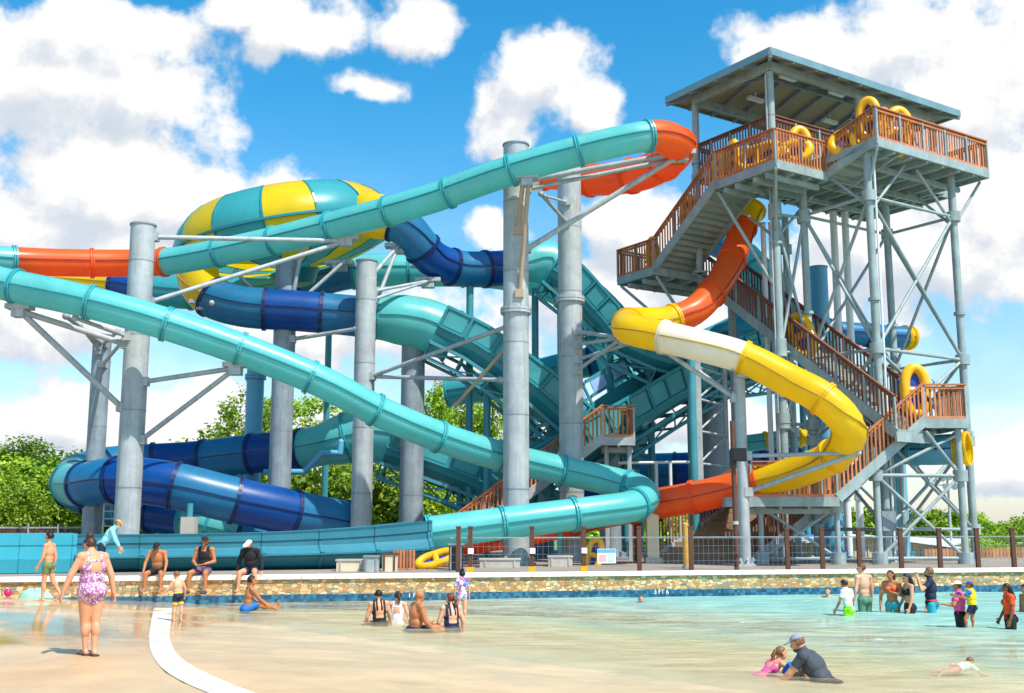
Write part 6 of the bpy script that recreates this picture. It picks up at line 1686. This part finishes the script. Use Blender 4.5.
# ---- group sitting in the shallow water
def in_water(px, py): 
    g = water_at(px, py); g.z = zf(g.x, g.y); return g
g = in_water(380, 622); g.z -= .12; person('dark haired woman in black swimsuit sitting in the shallows, leftmost of the group', g, 1.58, R(14), legs(T=(-.06, .12, 1), LU=(-.3, .1, -1), LF=(-.1, .5, -.8), RU=(.35, .1, -1), RF=(.15, .3, -1), Hf=(.1, 1, -.1)), 'skin_fair', [('swimsuit', 'scoop', 'cloth_black')], ('hair_black', 'short'), fat=1.22, fem=True, anchor='seat')
g = in_water(397, 618); g.z -= .12; person('brown haired girl with a ponytail sitting between the black swimsuit and the bald man', g, 1.5, R(-12), legs(T=(0, .1, 1), LU=(-.3, .2, -1), RU=(.3, .2, -1), Hf=(-.5, .85, 0)), 'skin_pale', [('swimsuit', 'swimsuit', 'cloth_white')], ('hair_brown', 'pony'), fat=1.05, fem=True, anchor='seat')
g = in_water(414, 628); g.z -= .14; person('heavy bald shirtless man sitting in the shallows, turned to the right', g, 1.72, R(-62), legs(T=(0, .14, 1), RU=(.25, .25, -1), RF=(.1, .75, -.75), LU=(-.2, .5, -.9), LF=(0, .9, -.4), Hf=(-.1, 1, -.12)), 'skin_tan', [('shorts', 'shorts', 'cloth_navy')], ('hair_black', 'bald'), fat=1.34, anchor='seat')
g = in_water(452, 627); g.z -= .12; person('woman with dark ponytail in navy open-back swimsuit sitting in the shallows', g, 1.6, R(20), legs(T=(-.02, .1, 1), LU=(-.32, .1, -1), LF=(-.1, .4, -1), RU=(.36, .05, -1), RF=(.12, .3, -1), Hf=(-.6, .8, 0)), 'skin_pale', [('swimsuit', 'scoop', 'cloth_navy')], ('hair_red', 'pony'), fat=1.28, fem=True, anchor='seat')
g = in_water(459.5, 618); g.y += 1.2; g.z = zf(g.x, g.y); person('girl with a dark bun and bright printed swim top standing behind the navy swimsuit', g, 1.16, R(8), dict(LU=(-.25, .1, -1), RU=(.25, .1, -1)), 'skin_pale', [('swim_top', 'tee', 'cloth_print'), ('brief', 'brief', 'cloth_print')], ('hair_black', 'bun'), fem=True, kid=.6)
g = in_water(476, 599); person('small child in a teal swim shirt near the wall, low in the water', g, 1.0, R(-60), legs(T=(0, .5, 1), LU=(-.3, .5, -.6), RU=(.3, .6, -.6)), 'skin_tan', [('shirt', 'long', 'cloth_teal')], ('hair_black', 'short'), kid=.8, anchor='seat')
# ---- swimmers with only the head and arms above
def swimmer(label, px, py, H, yaw, pose, skin, wear, hair, up, **k):
    g = water_at(px, py); g.z = up; return person(label, g, H, yaw, pose, skin, wear, hair, anchor=k.pop('anchor', '0'), **k)
FLOAT = dict(T=(0, 1, .45), LT=(-.1, -1, -.25), LS=(0, -1, -.3), RT=(.1, -1, -.2), RS=(0, -1, -.3), LU=(-.6, .5, -.6), LF=(-.1, .9, -.2), RU=(.6, .5, -.6), RF=(.1, .9, -.2), Hf=(0, 1, .1), Hu=(0, -.1, 1), Lfoot=(0, -1, -.4), Rfoot=(0, -1, -.4))
def flt(**k): d = dict(FLOAT); d.update(k); return d
swimmer('child swimming toward the pool alone below the right depth marker', 640, 601, 1.25, R(178), flt(LU=(-.9, .4, -.2), LF=(-.8, .6, .0), RU=(.9, .4, -.2), RF=(.8, .6, .0)), 'skin_fair', [('shirt', 'long', 'cloth_blue')], ('hair_light', 'short'), -.2, kid=.7)
swimmer('red haired person shoulder deep in the water close to the wall', 828, 597, 1.6, R(150), dict(LU=(-.9, .3, -.25), LF=(-.7, .5, -.1), RU=(.9, .3, -.25), RF=(.7, .5, -.1), LT=(-.1, .6, -.5), RT=(.1, .6, -.5), LS=(0, -.7, -.5), RS=(0, -.7, -.5)), 'skin_pale', [('trunks', 'trunks', 'cloth_navy')], ('hair_red', 'short'), -.48)
def floatie(o, c):
    for k in 'LR':
        sh, el = c['J'][k][0], c['J'][k][1]; d = (el - sh).normalized(); m_ = sh.lerp(el, .55); s = d.cross(Z).normalized(); u = s.cross(d); b = MB()
        rs = [[m_ + (s * math.cos(a) + u * math.sin(a)) * (.075 + .035 * math.cos(q)) + d * (.055 * math.sin(q)) for q in [2 * pi * i / 10 for i in range(10)]] for a in [2 * pi * i / 18 for i in range(19)]]
        b.rings(rs, 0, True); x = bpy.data.objects.new('arm_float', b.mesh('arm_float', MAT['cloth_blue' if k == 'R' else 'cloth_pink'])); COL.objects.link(x); x.parent = o
swimmer('girl with a ponytail and arm floats lying in the water before the capped man', 760, 671, 1.22, R(-70), flt(T=(0, .85, .6), LU=(-.6, .4, -.5), RU=(.6, .45, -.5), Hf=(.1, 1, .05)), 'skin_fair', [('swimsuit', 'swimsuit', 'cloth_pink')], ('hair_light', 'pony'), -.10, kid=.6, fem=True, extras=floatie)
g = water_at(829, 677); person('man in grey shirt and grey cap hunched over in the water, nearest on the right', g + Z * -.3, 1.76, R(62), legs(T=(.1, .62, .85), LU=(-.1, .7, -.9), LF=(.1, .8, -.7), RU=(.15, .6, -.9), RF=(-.1, .8, -.7), Hf=(.0, .9, -.4), Hu=(0, .5, .9), LT=(-.45, 1, .0), RT=(.45, 1, .0), LS=(.3, .3, -.3), RS=(-.3, .3, -.3)), 'skin_fair', [('shirt', 'tee', 'cloth_grey'), ('shorts', 'shorts', 'cloth_navy')], ('hair_light', 'short'), cap=('cap_grey', 1), fat=1.3, anchor='seat')
swimmer('child in a pale pink swimsuit floating face down at the right', 955, 662, .95, R(-55), flt(T=(0, 1, .1), Hf=(0, .7, -.7), Hu=(0, .7, .7), LT=(-.1, -1, -.05), RT=(.1, -1, -.05), LS=(0, -1, 0), RS=(0, -1, 0)), 'skin_pale', [('swimsuit', 'tee', 'cloth_white'), ('brief', 'brief', 'cloth_pink')], ('hair_light', 'short'), -.1, kid=.7, fem=True)
# ---- people standing in the deeper water
def stand(label, px, top, wl, yaw, pose, skin, wear, hair, **k):
    """top of the head and waterline rows; the feet stand on the pool floor"""
    g = water_at(px, wl); fl = zf(g.x, g.y); H = (zat(V((g.x, g.y, 0)), top) - fl) / (k.pop('hk', 1.0))
    g.z = fl; return person(label, g, H, yaw, pose, skin, wear, hair, **k)
stand('boy in a white swim shirt and lime shorts wading beside the tall bare-backed man', 849, 580, 616, R(35), dict(T=(0, .08, 1), LU=(-.3, .2, -1), LF=(-.1, .6, -1), RU=(.35, .05, -1), RF=(.1, .2, -1), Hf=(-.2, .9, -.3)), 'skin_tan', [('shirt', 'tee', 'cloth_white'), ('shorts', 'shorts', 'cloth_lime')], ('hair_black', 'short'), kid=.4)
stand('tall shirtless man with green shorts and a beard standing in the water', 865, 563, 611, R(30), dict(LU=(-.22, .0, -1), LF=(-.05, .3, -1), RU=(.22, 0, -1), RF=(.05, .2, -1), Hf=(-.75, .6, -.1)), 'skin_pale', [('shorts', 'shorts', 'cloth_green')], ('hair_red', 'short'), extras=beard('hair_red'))
stand('girl in a blue and orange bikini standing with one arm across her chest', 893, 570, 612, R(150), dict(LU=(-.28, .1, -1), LF=(.7, .6, .3), RU=(.28, .1, -1), RF=(.05, .3, -1), Hf=(.35, .9, 0)), 'skin_tan', [('bikini_top', 'bikini', 'cloth_orange'), ('bikini_bottom', 'brief', 'cloth_teal')], ('hair_brown', 'pony'), fem=True)
stand('girl with long dark hair in a black two-piece, facing left', 910, 573, 613, R(95), dict(LU=(-.25, .15, -1), LF=(-.1, .4, -1), RU=(.25, .1, -1), RF=(.05, .5, -1), Hf=(0, 1, -.15)), 'skin_fair', [('swim_top', 'crop', 'cloth_black'), ('swim_shorts', 'trunks', 'cloth_black')], ('hair_black', 'long'), fem=True)
stand('person in navy shirt and aqua shorts raising one hand to the face', 932, 567, 612, R(70), dict(LU=(-.35, .5, -.45), LF=(.25, .25, 1), RU=(.3, .0, -1), RF=(.1, .3, -1), Hf=(.1, .95, .1)), 'skin_fair', [('shirt', 'tee', 'cloth_navy'), ('shorts', 'shorts', 'cloth_teal'), ('waistband', 'belt', 'cloth_red')], ('hair_light', 'short'), fat=1.15)
stand('woman in pink shirt and white cap holding a small child on her hip', 961, 581, 627, R(60), dict(LU=(-.5, .3, -.8), LF=(-.5, .6, .1), RU=(.35, .45, -.9), RF=(-.35, 1, -.02), Hf=(-.1, 1, .0)), 'skin_tan', [('shirt', 'tee', 'cloth_pink'), ('shorts', 'shorts', 'cloth_black')], ('hair_brown', 'short'), fat=1.2, fem=True, cap=('cap_white', 1))
g = water_at(967.5, 627); d_ = g.y - .3
hipz = zat(V((g.x, d_, 0)), 607)
def vest_straps(o, c): pass
person('small child in yellow life vest and blue cap carried by the woman in pink', V((g.x, d_, hipz)), 1.0, R(50), dict(T=(0, .05, 1), LT=(-.3, .4, -.75), RT=(.5, .3, -.8), LS=(0, -.1, -1), RS=(-.1, -.1, -1), LU=(-.5, .6, -.5), LF=(0, 1, .2), RU=(.4, .4, -.8), RF=(-.2, .9, 0), Hf=(-.4, .9, 0)), 'skin_tan', [('shirt', 'tee', 'cloth_blue'), ('shorts', 'trunks', 'cloth_navy'), ('life_vest', 'vest', 'cloth_yellow')], ('hair_brown', 'short'), cap=('cap_blue', 1), kid=.9, anchor='0', feet_flat=False)
stand('girl with long black hair in a bright orange shirt and black shorts', 1011, 583, 629, R(85), dict(LU=(-.2, .05, -1), LF=(0, .3, -1), RU=(.2, .1, -1), RF=(-.05, .6, -1), Hf=(.1, 1, -.1)), 'skin_brown', [('shirt', 'tee', 'cloth_orange'), ('shorts', 'shorts', 'cloth_black')], ('hair_black', 'long'), fem=True, fat=1.1)
stand('person in dark trunks cut off by the right edge of the picture', 1027, 584, 612, R(100), dict(), 'skin_tan', [('trunks', 'trunks', 'cloth_navy')], ('hair_black', 'short'))
# ---- riders waiting on the tower
gt = 'riders on the slide tower'
def rider(label, pos, yaw, skin, top, hair, **k): person(label, pos, 1.66, yaw, k.pop('pose', {}), skin, [('shirt', 'tee', top), ('shorts', 'shorts', 'cloth_navy')] if top else [('shorts', 'shorts', 'cloth_blue')], hair, group=gt, voxel=.014, **k)
CARRY = dict(LU=(-.3, .5, .9), LF=(.1, .2, 1), RU=(.3, .5, .9), RF=(-.1, .2, 1))
f1 = Fb.lerp(Cn, .55) + U_ * 1.05; f1.z = zL + (zU - zL) * .5
rider('bare chested rider on the short flight behind two yellow rafts', f1, R(150), 'skin_pale', None, ('hair_brown', 'short'), pose=CARRY)
rider('rider in a pink shirt beside the highest upright raft on the upper deck', s3(Cn + U_ * .9 + V_ * 1.5, zU), R(200), 'skin_pale', 'cloth_pink', ('hair_light', 'short'))
rider('rider in a white shirt behind the left side pickets of the walkway', s3(Pn + V_ * 2.4 + U_ * .9, zL), R(120), 'skin_fair', 'cloth_white', ('hair_black', 'short'))
rider('rider in a blue shirt at the front corner of the walkway', s3(Pn + V_ * 1.1 + U_ * .8, zL), R(160), 'skin_tan', 'cloth_blue', ('hair_brown', 'short'))
rider('rider in a navy shirt standing on the far left landing', s3(L1a + V_ * 1.5 + U_ * 1.0, z1), R(100), 'skin_tan', 'cloth_navy', ('hair_black', 'short'))
rider('rider in a red shirt on the right deck by the leaning raft', s3(Cn + U_ * 3.0 + V_ * .8, zU), R(190), 'skin_fair', 'cloth_red', ('hair_brown', 'short'))
